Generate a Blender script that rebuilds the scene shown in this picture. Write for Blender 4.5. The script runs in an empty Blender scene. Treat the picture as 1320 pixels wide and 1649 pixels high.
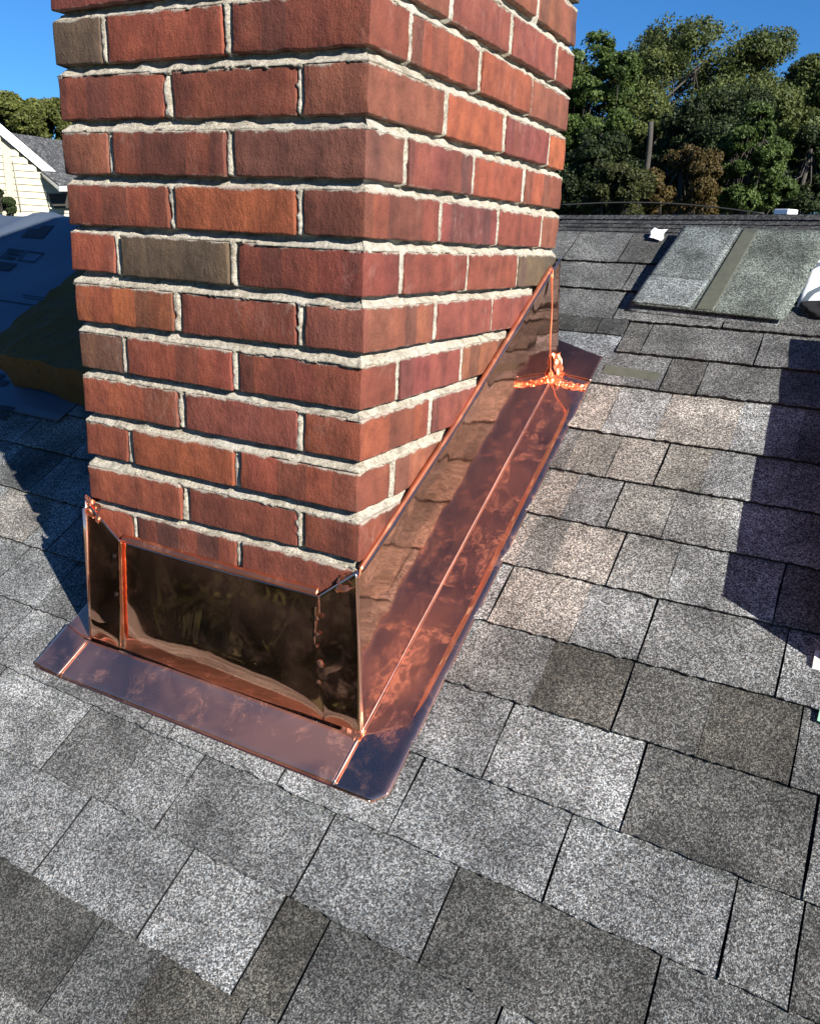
import bpy, bmesh, math, random
import numpy as np
from mathutils import Vector, Matrix, noise as mnoise

random.seed(7)
rng = np.random.default_rng(7)
scene = bpy.context.scene
COL = scene.collection

# ------------------------------------------------------------------ camera
CAM = Vector((0.5480, -0.9081, -0.2096))
YAW, PITCH, ROLL, FPX = -0.476505, -0.322045, 0.046783, 1315.37
FWD = Vector((math.sin(YAW) * math.cos(PITCH), math.cos(YAW) * math.cos(PITCH), math.sin(PITCH)))
_r = Vector((math.cos(YAW), -math.sin(YAW), 0)); _u = _r.cross(FWD)
RIGHT = _r * math.cos(ROLL) + _u * math.sin(ROLL); UP = RIGHT.cross(FWD)
cam_d = bpy.data.cameras.new('camera'); cam = bpy.data.objects.new('camera', cam_d); COL.objects.link(cam)
M = Matrix((RIGHT, UP, -FWD)).transposed().to_4x4(); M.translation = CAM
cam.matrix_world = M
cam_d.sensor_fit = 'VERTICAL'; cam_d.sensor_height = 36.0; cam_d.sensor_width = 28.8
cam_d.lens = FPX / 1649 * 36.0
cam_d.clip_start = 0.02; cam_d.clip_end = 3000
scene.camera = cam

# ------------------------------------------------------------------ sky, sun, exposure
SUN_EL = math.radians(28.0)
SUN_AZ = math.atan2(0.911, -0.412)
w = bpy.data.worlds.new("World"); scene.world = w; w.use_nodes = True
wn = w.node_tree.nodes; wl = w.node_tree.links; wn.clear()
sky = wn.new('ShaderNodeTexSky'); sky.sky_type = 'NISHITA'; sky.sun_disc = False
sky.sun_elevation = SUN_EL; sky.sun_rotation = SUN_AZ
sky.air_density = 1.0; sky.dust_density = 0.2; sky.ozone_density = 3.0
bg = wn.new('ShaderNodeBackground'); bg.inputs['Strength'].default_value = 0.054
wo = wn.new('ShaderNodeOutputWorld')
tintn = wn.new('ShaderNodeMix'); tintn.data_type = 'RGBA'; tintn.blend_type = 'MULTIPLY'; tintn.inputs[0].default_value = 1.0
tintn.inputs[7].default_value = (.27, .62, 1.02, 1)
wl.new(sky.outputs[0], tintn.inputs[6]); wl.new(tintn.outputs[2], bg.inputs[0]); wl.new(bg.outputs[0], wo.inputs[0])
sd = bpy.data.lights.new('sun', 'SUN'); sd.energy = 5.0; sd.angle = math.radians(0.55); sd.color = (1.0, 0.945, 0.86)
sun = bpy.data.objects.new('sun', sd); COL.objects.link(sun)
sv = Vector((0.911 * math.cos(SUN_EL), -0.412 * math.cos(SUN_EL), math.sin(SUN_EL)))
sun.rotation_euler = sv.to_track_quat('Z', 'Y').to_euler(); sun.location = (5, -3, 6)
scene.view_settings.view_transform = 'Standard'; scene.view_settings.look = 'None'
scene.view_settings.exposure = 1.24; scene.view_settings.gamma = 1.0
scene.view_settings.use_curve_mapping = False

# ------------------------------------------------------------------ helpers
def lerp(a, b, t): return a + (b - a) * t
SLOPE = 0.598; Z0 = -0.907
TH = math.atan(SLOPE); NRM = Vector((0, -math.sin(TH), math.cos(TH)))
def rp(x, y, n=0.0):
    """point on the near roof slope: plan x, plan y, n metres off the surface"""
    return Vector((x, y, Z0 + SLOPE * y)) + NRM * n
def ray(px, py):
    return (RIGHT * ((px - 660) / FPX) - UP * ((py - 824.5) / FPX) + FWD)
def at_dist(px, py, d):
    r = ray(px, py); h = math.hypot(r.x, r.y); return CAM + r * (d / h)

def tag(o, label=None, cat=None, group=None, kind=None):
    if label: o['label'] = label
    if cat: o['category'] = cat
    if group: o['group'] = group
    if kind: o['kind'] = kind
    return o
def empty(name, loc=(0, 0, 0)):
    o = bpy.data.objects.new(name, None); o.location = loc; COL.objects.link(o); o.empty_display_size = 0.1
    return o
def link(name, me, mat=None, parent=None, loc=None):
    o = bpy.data.objects.new(name, me); COL.objects.link(o)
    if mat is not None and not me.materials: me.materials.append(mat)
    if parent is not None:
        o.parent = parent
        o.matrix_parent_inverse = Matrix.Translation(parent.location).inverted() if parent.parent is None else Matrix.Identity(4)
    if loc is not None: o.location = loc
    return o
def mesh(name, vs, fs, smooth=False):
    me = bpy.data.meshes.new(name); me.from_pydata([tuple(v) for v in vs], [], fs); me.update()
    if smooth: me.polygons.foreach_set('use_smooth', [True] * len(me.polygons))
    return me
def grid_mesh(name, pts, smooth=True, thick=0.0):
    """pts[i][j] -> sheet, optionally given thickness downward along its normals"""
    ni, nj = len(pts), len(pts[0])
    vs = [p for r in pts for p in r]
    fs = [(i * nj + j, i * nj + j + 1, (i + 1) * nj + j + 1, (i + 1) * nj + j) for i in range(ni - 1) for j in range(nj - 1)]
    me = mesh(name, vs, fs, smooth)
    return me
def solidify(o, t, off=-1):
    md = o.modifiers.new('thickness', 'SOLIDIFY'); md.thickness = t; md.offset = off; md.use_even_offset = False
    return o
def box_faces(vs, fs, c, ax, ay, az):
    b = len(vs); c = Vector(c); ax, ay, az = Vector(ax), Vector(ay), Vector(az)
    for sz in (-1, 1):
        for sy in (-1, 1):
            for sx in (-1, 1):
                vs.append(c + ax * sx + ay * sy + az * sz)
    for f in ((0, 2, 3, 1), (4, 5, 7, 6), (0, 1, 5, 4), (2, 6, 7, 3), (0, 4, 6, 2), (1, 3, 7, 5)):
        fs.append(tuple(b + k for k in f))
def box(name, c, h, mat, parent=None, rot=None, bevel=0.0):
    vs, fs = [], []
    R = rot or Matrix.Identity(3)
    box_faces(vs, fs, c, R @ Vector((h[0], 0, 0)), R @ Vector((0, h[1], 0)), R @ Vector((0, 0, h[2])))
    me = mesh(name, vs, fs)
    o = link(name, me, mat, parent)
    if bevel:
        md = o.modifiers.new('bevel', 'BEVEL'); md.width = bevel; md.segments = 2
    return o
def prism(name, poly, h, mat, parent=None, normal=None):
    """closed slab: polygon (world points) pushed along a normal"""
    n = len(poly); nv = (normal or Vector((0, 0, 1))) * h
    vs = [Vector(p) for p in poly] + [Vector(p) + nv for p in poly]
    fs = [tuple(range(n))[::-1], tuple(range(n, 2 * n))] + [(i, (i + 1) % n, n + (i + 1) % n, n + i) for i in range(n)]
    me = mesh(name, vs, fs)
    bm = bmesh.new(); bm.from_mesh(me); bmesh.ops.recalc_face_normals(bm, faces=bm.faces); bm.to_mesh(me); bm.free()
    return link(name, me, mat, parent)
def tube(name, pts, r, mat, parent=None, seg=8, taper=None):
    vs, fs = [], []
    n = len(pts)
    for i, p in enumerate(pts):
        p = Vector(p); d = (Vector(pts[min(i + 1, n - 1)]) - Vector(pts[max(i - 1, 0)])).normalized()
        a = d.orthogonal().normalized() if abs(d.z) > .9 else d.cross(Vector((0, 0, 1))).normalized(); b = d.cross(a)
        rr = taper[i] if taper else r
        for k in range(seg):
            t = 2 * math.pi * k / seg; vs.append(p + (a * math.cos(t) + b * math.sin(t)) * rr)
    for i in range(n - 1):
        for k in range(seg):
            fs.append((i * seg + k, i * seg + (k + 1) % seg, (i + 1) * seg + (k + 1) % seg, (i + 1) * seg + k))
    fs.append(tuple(range(seg))[::-1]); fs.append(tuple((n - 1) * seg + k for k in range(seg)))
    return link(name, mesh(name, vs, fs, True), mat, parent) if name else (vs, fs)

# ------------------------------------------------------------------ node materials
ALB = .65     # one common scale for the surface albedos, matched to the exposure
class NT:
    def __init__(s, name):
        s.m = bpy.data.materials.new(name); s.m.use_nodes = True
        s.n = s.m.node_tree.nodes; s.l = s.m.node_tree.links
        s.b = s.n['Principled BSDF']
    def new(s, t, **k):
        n = s.n.new(t)
        for a, v in k.items():
            if a.startswith('i_'):
                n.inputs[a[2:].replace('_', ' ')].default_value = v
            else: setattr(n, a, v)
        return n
    def ln(s, a, b): s.l.new(a, b)
    def mix(s, f, a, b, mode='MIX'):
        n = s.n.new('ShaderNodeMix'); n.data_type = 'RGBA'; n.blend_type = mode
        for sock, v in ((n.inputs[0], f), (n.inputs[6], a), (n.inputs[7], b)):
            if hasattr(v, 'is_linked'): s.l.new(v, sock)
            elif isinstance(v, (int, float)): sock.default_value = v
            else: sock.default_value = (*v, 1) if len(v) == 3 else v
        return n.outputs[2]
    def math(s, op, a, b=0.0, c=0.0):
        n = s.n.new('ShaderNodeMath'); n.operation = op
        for i, v in enumerate((a, b, c)):
            if hasattr(v, 'is_linked'): s.l.new(v, n.inputs[i])
            else: n.inputs[i].default_value = v
        return n.outputs[0]
    def ramp(s, f, stops, interp='LINEAR'):
        n = s.n.new('ShaderNodeValToRGB'); n.color_ramp.interpolation = interp
        e = n.color_ramp.elements
        while len(e) > 1: e.remove(e[-1])
        for i, (p, c) in enumerate(stops):
            k = e[0] if i == 0 else e.new(p)
            k.position = p; k.color = (*c, 1) if not isinstance(c, (int, float)) else (c, c, c, 1)
        s.l.new(f, n.inputs[0]); return n.outputs[0]
    def noise(s, vec, scale, detail=3, rough=.5, out=0, dist=0.0):
        n = s.n.new('ShaderNodeTexNoise'); n.inputs['Scale'].default_value = scale
        n.inputs['Detail'].default_value = detail; n.inputs['Roughness'].default_value = rough; n.inputs['Distortion'].default_value = dist
        if vec is not None: s.l.new(vec, n.inputs['Vector'])
        return n.outputs[out]
    def voronoi(s, vec, scale, out='Color', feature='F1'):
        n = s.n.new('ShaderNodeTexVoronoi'); n.inputs['Scale'].default_value = scale; n.feature = feature
        if vec is not None: s.l.new(vec, n.inputs['Vector'])
        return n.outputs[out]
    def bump(s, h, strength=.5, dist=.001, prev=None):
        n = s.n.new('ShaderNodeBump'); n.inputs['Strength'].default_value = strength; n.inputs['Distance'].default_value = dist
        s.l.new(h, n.inputs['Height'])
        if prev is not None: s.l.new(prev, n.inputs['Normal'])
        s.l.new(n.outputs[0], s.b.inputs['Normal']); return n.outputs[0]
    def coord(s, k='Object'):
        n = s.n.new('ShaderNodeTexCoord'); return n.outputs[k]
    def pos(s):
        return s.n.new('ShaderNodeNewGeometry').outputs['Position']
    def xyz(s, v):
        n = s.n.new('ShaderNodeSeparateXYZ'); s.l.new(v, n.inputs[0]); return n.outputs
    def mapping(s, v, scale=(1, 1, 1), loc=(0, 0, 0), rot=(0, 0, 0)):
        n = s.n.new('ShaderNodeMapping'); n.inputs['Scale'].default_value = scale; n.inputs['Location'].default_value = loc; n.inputs['Rotation'].default_value = rot
        s.l.new(v, n.inputs[0]); return n.outputs[0]
    def set(s, **k):
        for a, v in k.items():
            i = s.b.inputs[a.replace('_', ' ')]
            if hasattr(v, 'is_linked'): s.l.new(v, i)
            else: i.default_value = (*v, 1) if isinstance(v, tuple) and len(v) == 3 else v
        return s

def plain(name, col, rough=.6, metal=0.0, nscale=8, var=.25, bump=0.0, spec=.5):
    t = NT(name); p = t.coord('Object')
    f = t.noise(p, nscale, 4, .6)
    c = t.mix(f, tuple(v * (1 - var) for v in col), tuple(min(1, v * (1 + var)) for v in col))
    if metal < .5 and min(col) < .6: c = t.mix(1.0, c, (ALB,) * 3, 'MULTIPLY')
    t.set(Base_Color=c, Roughness=rough, Metallic=metal); t.b.inputs['Specular IOR Level'].default_value = spec
    if bump: t.bump(t.noise(p, nscale * 6, 3), .6, bump)
    return t.m

def granule_mat(name, fixed=None, contrast=1.0, scale=1.0):
    """asphalt shingle: ceramic granules in greys, tone from the piece's own colour"""
    t = NT(name)
    oi = t.new('ShaderNodeObjectInfo')
    p = t.pos()
    base = oi.outputs['Color'] if fixed is None else None
    v1 = t.voronoi(p, 530 * scale); v2 = t.voronoi(p, 760 * scale)
    g1 = t.xyz(v1)[0]; g2 = t.xyz(v2)[1]
    g = t.math('ADD', t.math('MULTIPLY', g1, .62), t.math('MULTIPLY', g2, .38))
    n5 = t.noise(p, 240 * scale, 2, .6)
    g = t.math('ADD', g, t.math('MULTIPLY', t.math('SUBTRACT', n5, .5), .35))
    k = t.ramp(g, [(0.14, .18), (.34, .47), (.52, .92), (.68, 1.65), (.84, 2.7)])
    big = t.noise(p, 9, 3, .6)
    bf = t.ramp(big, [(.34, .60), (.5, .95), (.66, 1.34)])
    bl = t.noise(p, 30, 3, .65)
    bf2 = t.ramp(bl, [(.35, .88), (.65, 1.13)])
    src = base if base is not None else None
    c = t.mix(1.0, src if src is not None else fixed, k, 'MULTIPLY')
    c = t.mix(1.0, c, bf, 'MULTIPLY'); c = t.mix(1.0, c, bf2, 'MULTIPLY')
    # warm / cool granule tint
    tint = t.ramp(t.xyz(v1)[2], [(0, (.93, 1.0, 1.02)), (.6, (.99, 1.0, .98)), (1, (1.06, 1.0, .90))])
    c = t.mix(1.0, c, tint, 'MULTIPLY')
    c = t.mix(1.0, c, (ALB,) * 3, 'MULTIPLY')
    t.set(Base_Color=c, Roughness=.88); t.b.inputs['Specular IOR Level'].default_value = .3
    d1 = t.voronoi(p, 560 * scale, 'Distance')
    b = t.bump(t.math('SUBTRACT', 1.0, d1), .75, .0011)
    t.bump(t.noise(p, 60, 3, .6), .5, .0012, b)
    return t.m
M_SHINGLE = granule_mat('shingle_granules')
M_DECK = plain('asphalt_black', (.02, .02, .022), .9)

def brick_mat():
    t = NT('fired_brick')
    oi = t.new('ShaderNodeObjectInfo'); oc = t.coord('Object')
    off = t.math('MULTIPLY', oi.outputs['Random'], 37.0)
    comb = t.new('ShaderNodeCombineXYZ'); t.ln(off, comb.inputs[0]); t.ln(off, comb.inputs[1])
    va = t.new('ShaderNodeVectorMath', operation='ADD'); t.ln(oc, va.inputs[0]); t.ln(comb.outputs[0], va.inputs[1]); p = va.outputs[0]
    # flashing bands across the length, some with clear stops
    pm = t.mapping(p, (1, 1, .12))
    band = t.noise(pm, 17, 2, .5)
    bandc = t.ramp(band, [(.34, (.80, .80, .82)), (.48, (.97, .95, .94)), (.56, (1.03, 1.0, .98)), (.66, (1.12, 1.10, 1.0))])
    c = t.mix(1.0, oi.outputs['Color'], bandc, 'MULTIPLY')
    cmb = t.new('ShaderNodeMath', operation='ADD'); t.ln(t.xyz(oc)[0], cmb.inputs[0]); t.ln(off, cmb.inputs[1])
    v1d = t.new('ShaderNodeTexVoronoi'); v1d.voronoi_dimensions = '1D'; v1d.inputs['Scale'].default_value = 24
    wob = t.math('ADD', cmb.outputs[0], t.math('MULTIPLY', t.math('SUBTRACT', t.noise(p, 26, 3, .6), .5), .004))
    t.ln(wob, v1d.inputs['W'])
    cell = t.xyz(v1d.outputs['Color'])
    bandh = t.ramp(cell[0], [(0, (.62, .74, .84)), (.26, (1, 1, 1)), (.55, (1.07, 1.10, 1.03)), (.75, (.93, .86, 1.0)), (.90, (.50, .74, .92))], 'CONSTANT')
    use = t.ramp(t.math('FRACT', t.math('MULTIPLY', oi.outputs['Random'], 7.31)), [(0, 0), (.45, .95)], 'CONSTANT')
    c = t.mix(t.math('MULTIPLY', use, .8), c, t.mix(1.0, c, bandh, 'MULTIPLY'))
    soft = t.noise(p, 34, 4, .62)
    c = t.mix(1.0, c, t.ramp(soft, [(.28, (.68, .66, .66)), (.5, (1, 1, 1)), (.72, (1.25, 1.28, 1.24))]), 'MULTIPLY')
    grit = t.noise(p, 420, 3, .7)
    c = t.mix(1.0, c, t.ramp(grit, [(.3, .78), (.5, 1.0), (.7, 1.2)]), 'MULTIPLY')
    # dark pits
    pit = t.voronoi(p, 150, 'Distance')
    c = t.mix(t.ramp(pit, [(.04, .8), (.10, 0)]), c, (.05, .025, .02))
    # lime smears: streaks running down, mostly faint
    sm = t.noise(t.mapping(p, (1, 1, .5)), 90, 6, .75, dist=.5)
    msk = t.noise(p, 11, 2, .5)
    f = t.math('MULTIPLY', t.ramp(sm, [(.50, 0), (.85, .8)]), t.ramp(msk, [(.52, 0), (.75, .6)]))
    c = t.mix(f, c, (.56, .44, .37))
    # mortar dust along the top and bottom arrises
    z = t.math('ABSOLUTE', t.xyz(oc)[2])
    ez = t.math('ADD', z, t.math('MULTIPLY', t.math('SUBTRACT', t.noise(p, 130, 4, .7), .5), .014))
    ef = t.ramp(t.math('DIVIDE', ez, .032), [(.84, 0), (.93, .45)])
    c = t.mix(ef, c, (.42, .34, .27))
    zt = t.math('ADD', t.xyz(oc)[2], t.math('MULTIPLY', t.math('SUBTRACT', t.noise(p, 45, 2, .5), .5), .014))
    zt = t.math('ADD', zt, t.math('MULTIPLY', t.math('SUBTRACT', t.noise(p, 420, 3, .75), .5), .010))
    ef2 = t.ramp(t.math('DIVIDE', zt, .0286), [(.88, 0), (.96, .8)])
    c = t.mix(ef2, c, (.50, .44, .36))
    c = t.mix(1.0, c, (ALB,) * 3, 'MULTIPLY')
    t.set(Base_Color=c, Roughness=.82); t.b.inputs['Specular IOR Level'].default_value = .35
    b = t.bump(ef2, .5, .0010)
    b = t.bump(grit, .7, .0014, b)
    b = t.bump(t.noise(t.mapping(p, (1, 1, .5)), 120, 4, .65), .6, .0022, b)
    t.bump(soft, .6, .003, b)
    return t.m
M_BRICK = brick_mat()

def mortar_mat():
    t = NT('weathered_mortar'); p = t.pos()
    n = t.noise(p, 900, 3, .75); n2 = t.noise(p, 60, 4, .65)
    c = t.mix(t.ramp(n, [(.35, 0), (.65, 1)]), (.50, .44, .34), (.97, .89, .73))
    c = t.mix(t.ramp(n2, [(.34, .9), (.56, 0)]), c, (.38, .33, .25))
    c = t.mix(t.ramp(t.noise(p, 190, 4, .7), [(.30, .7), (.50, 0)]), c, (.26, .225, .175))
    v = t.voronoi(p, 520); g = t.xyz(v)[0]
    c = t.mix(t.ramp(g, [(.88, 0), (.94, .6)]), c, (.14, .12, .10))
    c = t.mix(t.ramp(t.noise(p, 7, 2), [(.5, 0), (.7, .35)]), c, (.78, .75, .68))
    c = t.mix(1.0, c, (ALB,) * 3, 'MULTIPLY')
    t.set(Base_Color=c, Roughness=.95); t.b.inputs['Specular IOR Level'].default_value = .2
    b = t.bump(n, .9, .0016); t.bump(t.noise(p, 230, 4, .7), .9, .0030, b)
    return t.m
M_MORTAR = mortar_mat()

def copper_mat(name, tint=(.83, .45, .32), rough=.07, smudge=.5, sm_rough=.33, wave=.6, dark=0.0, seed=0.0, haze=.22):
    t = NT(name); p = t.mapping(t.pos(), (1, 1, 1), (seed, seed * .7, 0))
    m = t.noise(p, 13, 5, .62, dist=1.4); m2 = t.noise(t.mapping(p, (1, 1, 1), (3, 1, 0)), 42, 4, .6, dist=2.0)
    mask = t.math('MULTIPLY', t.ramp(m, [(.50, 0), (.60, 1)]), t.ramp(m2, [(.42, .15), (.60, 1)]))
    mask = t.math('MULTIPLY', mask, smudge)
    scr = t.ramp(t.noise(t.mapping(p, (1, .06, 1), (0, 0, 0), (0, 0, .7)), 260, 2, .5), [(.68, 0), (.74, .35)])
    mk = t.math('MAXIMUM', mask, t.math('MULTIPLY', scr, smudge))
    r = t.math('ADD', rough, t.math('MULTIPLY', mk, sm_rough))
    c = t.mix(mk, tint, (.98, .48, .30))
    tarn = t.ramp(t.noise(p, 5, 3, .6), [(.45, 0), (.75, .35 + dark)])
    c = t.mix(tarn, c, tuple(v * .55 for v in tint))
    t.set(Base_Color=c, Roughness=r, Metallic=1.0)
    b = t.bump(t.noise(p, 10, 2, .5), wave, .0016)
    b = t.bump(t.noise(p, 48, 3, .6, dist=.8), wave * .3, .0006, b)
    
    if haze > 0:
        h = t.new('ShaderNodeBsdfAnisotropic'); h.inputs['Roughness'].default_value = .52; t.ln(b, h.inputs['Normal'])
        t.ln(t.mix(tarn, tuple(min(1, v * 1.12) for v in tint), tuple(v * .7 for v in tint)), h.inputs['Color'])
        mx = t.new('ShaderNodeMixShader'); t.ln(t.math('ADD', t.math('MULTIPLY', haze, t.ramp(t.noise(p, 4.5, 3, .6, dist=.8), [(.38, .35), (.62, 1.7)])), t.math('MULTIPLY', mk, .25)), mx.inputs[0])
        t.ln(t.b.outputs[0], mx.inputs[1]); t.ln(h.outputs[0], mx.inputs[2]); t.ln(mx.outputs[0], t.n['Material Output'].inputs[0])
    return t.m
M_COPPER = copper_mat('bright_copper', wave=.04, haze=.03, smudge=.10)
M_COPPER_F = copper_mat('bright_copper_flange', smudge=.60, sm_rough=.30, wave=.22, seed=2.0, rough=.05, haze=.05)
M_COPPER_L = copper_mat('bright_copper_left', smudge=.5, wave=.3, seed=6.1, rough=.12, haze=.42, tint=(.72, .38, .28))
M_COPPER_FF = copper_mat('bright_copper_front', smudge=1.2, sm_rough=.28, wave=.5, seed=3.3, rough=.06, haze=.30)
M_COPPER_A = copper_mat('bright_copper_apron', rough=.05, smudge=.22, wave=.35, seed=5.0, tint=(.84, .47, .32), haze=.06)
M_COPPER_R = copper_mat('brushed_copper', rough=.36, smudge=.8, sm_rough=.2, wave=1.0, seed=1.0, tint=(.90, .32, .16), haze=.2)
M_COPPER_D = copper_mat('dark_reflection_copper', rough=.2, smudge=.3, wave=.9, dark=.5, seed=8.0, tint=(.34, .17, .13))
M_SOLDER = plain('flux_stain', (.13, .06, .035), .55, .4, 60, .7, .002)

def leaf_mat(name, dark, light, sub=.0):
    t = NT(name); g = t.new('ShaderNodeNewGeometry')
    f = t.noise(g.outputs['Position'], .55, 3, .6)
    r = g.outputs['Random Per Island']
    c = t.mix(t.ramp(r, [(0, 0), (1, 1)]), dark, light)
    c = t.mix(t.ramp(f, [(.38, .4), (.62, 0)]), c, tuple(v * .6 for v in dark))
    t.set(Base_Color=c, Roughness=.6); t.b.inputs['Specular IOR Level'].default_value = .25
    tr = t.new('ShaderNodeBsdfTranslucent'); t.ln(c, tr.inputs[0])
    mx = t.new('ShaderNodeMixShader'); mx.inputs[0].default_value = .28
    t.ln(t.b.outputs[0], mx.inputs[1]); t.ln(tr.outputs[0], mx.inputs[2]); t.ln(mx.outputs[0], t.n['Material Output'].inputs[0])
    return t.m
M_BARK = plain('grey_bark', (.06, .052, .043), .9, 0, 6, .4, .01)

# ================================================================== SETTING
def ground():
    t = NT('grass_ground'); p = t.pos()
    c = t.mix(t.noise(p, .35, 5, .65), (.018, .03, .012), (.06, .075, .03))
    c = t.mix(t.ramp(t.noise(p, 6, 3), [(.4, 0), (.7, .5)]), c, (.05, .045, .025))
    t.set(Base_Color=c, Roughness=.95)
    N = 24; S = 900
    pts = [[Vector((-S + 2 * S * i / N, -S + 2 * S * j / N, -5.2)) for j in range(N + 1)] for i in range(N + 1)]
    o = link('ground', grid_mesh('ground', pts, False), t.m); tag(o, kind='structure')
ground()

# ---- the near roof slope
ROOF_X0, ROOF_X1, EAVE_Y = -4.2, 3.4, -2.05
def ridge_y(x): return 1.228 + .02 * x
roof = empty('roof', (0, 0, 0)); tag(roof, kind='structure')
deck = []
vs = [rp(ROOF_X0, EAVE_Y, -.004), rp(ROOF_X1, EAVE_Y, -.004), rp(ROOF_X1, ridge_y(ROOF_X1), -.004), rp(ROOF_X0, ridge_y(ROOF_X0), -.004)]
prism('roof_deck', vs, -.03, M_DECK, roof, NRM)
# the back slope, falling away behind the ridge
def backp(x, d, n=0):
    y = ridge_y(x); z = Z0 + SLOPE * y
    return Vector((x, y + d, z - SLOPE * d)) + Vector((0, math.sin(TH), math.cos(TH))) * n
M_BACK = granule_mat('shingle_granules_back', fixed=(.10, .10, .10))
prism('back_slope', [backp(ROOF_X0, 0, -.004), backp(ROOF_X1, 0, -.004), backp(ROOF_X1, 3.3, -.004), backp(ROOF_X0, 3.3, -.004)], -.03, M_BACK, roof, Vector((0, math.sin(TH), math.cos(TH))))
M_FASCIA = plain('white_paint', (.72, .71, .68), .5, 0, 3, .08)
box('fascia_board', (rp(-.4, EAVE_Y, -.09) + Vector((0, -.02, 0))), ((ROOF_X1 - ROOF_X0) / 2, .012, .075), M_FASCIA, roof)
wallm = plain('house_siding_paint', (.45, .43, .38), .7, 0, 3, .1)
box('house_wall', (-.4, 1.3, -3.85), (3.6, 3.0, 1.34), wallm, roof)

def shingle_mesh(name, x0, x1, yb, yt, gapl, gapr, sag, th=.0092):
    """one tab: ragged lower edge, tucked under the course above, cut a little uneven"""
    gl = .0015 if gapl else .0001; gr = .0015 if gapr else .0001
    a, b = x0 + gl, x1 - gr
    n = max(3, min(44, int((b - a) / .006)))
    jl = [random.uniform(-.0011, .0011) for _ in range(4)]; jr = [random.uniform(-.0011, .0011) for _ in range(4)]
    lift = random.uniform(0, .0012)
    rows = []
    for j, (v, nn) in enumerate(((0, th + lift), (.012, th + .0006 + lift), (.5, th * .66), (1.10, th * .26))):
        row = []
        for i in range(n + 1):
            u = i / n; x = a + (b - a) * u
            if i == 0: x += jl[j]
            if i == n: x += jr[j]
            y = yb + (yt - yb) * v + sag(x)
            if j < 2: y += .0026 * mnoise.noise(Vector((x * 55, yb * 31, 3))) + .0020 * mnoise.noise(Vector((x * 240, yb * 17, 9)))
            nnn = nn + .0010 * mnoise.noise(Vector((x * 14, y * 14, 1)))
            if j == 0: nnn -= .0006
            row.append(rp(x, y, nnn))
        rows.append(row)
    low = [rp(a + (b - a) * i / n, yb + sag(a + (b - a) * i / n) + .0018, -.0005) for i in range(n + 1)]
    rows = [low] + rows
    vs = [p for r in rows for p in r]; nj = n + 1
    fs = [(i * nj + j, i * nj + j + 1, (i + 1) * nj + j + 1, (i + 1) * nj + j) for i in range(len(rows) - 1) for j in range(n)]
    # side walls
    for c, s in ((0, 1), (n, -1)):
        base = len(vs)
        for r in (1, 2, 3, 4): vs.append(rows[r][c] - NRM * (th + .004))
        for k in range(3):
            q = [(k + 1) * nj + c, (k + 2) * nj + c, base + k + 1, base + k]
            fs.append(tuple(q if s > 0 else q[::-1]))
    me = mesh(name, vs, fs); me.materials.append(M_SHINGLE); me.materials.append(M_DECK)
    nf = (len(rows) - 1) * n
    me.polygons.foreach_set('material_index', [1 if (k < n or k >= nf) else 0 for k in range(len(fs))])
    return me

def g(v, w=0.0):     # tone: neutral grey with a warm shift
    return (v * (1 + .10 * w), v * (1 + .02 * w), v * (1 - .12 * w), 1)
LT, ML, MD, DK, BR, PK = g(.235, -.1), g(.190, -.15), g(.130, -.05), g(.086, .25), g(.084, .8), (.252, .232, .214, 1)  # PK: pale tone with the copper's pinkish bounce light in its colour
YS = [1.228, 1.105, 1.007, .912, .817, .725, .605, .507, .408, .306, .202, .099, -.006, -.112, -.217, -.325, -.430, -.536, -.642, -.748]
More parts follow.
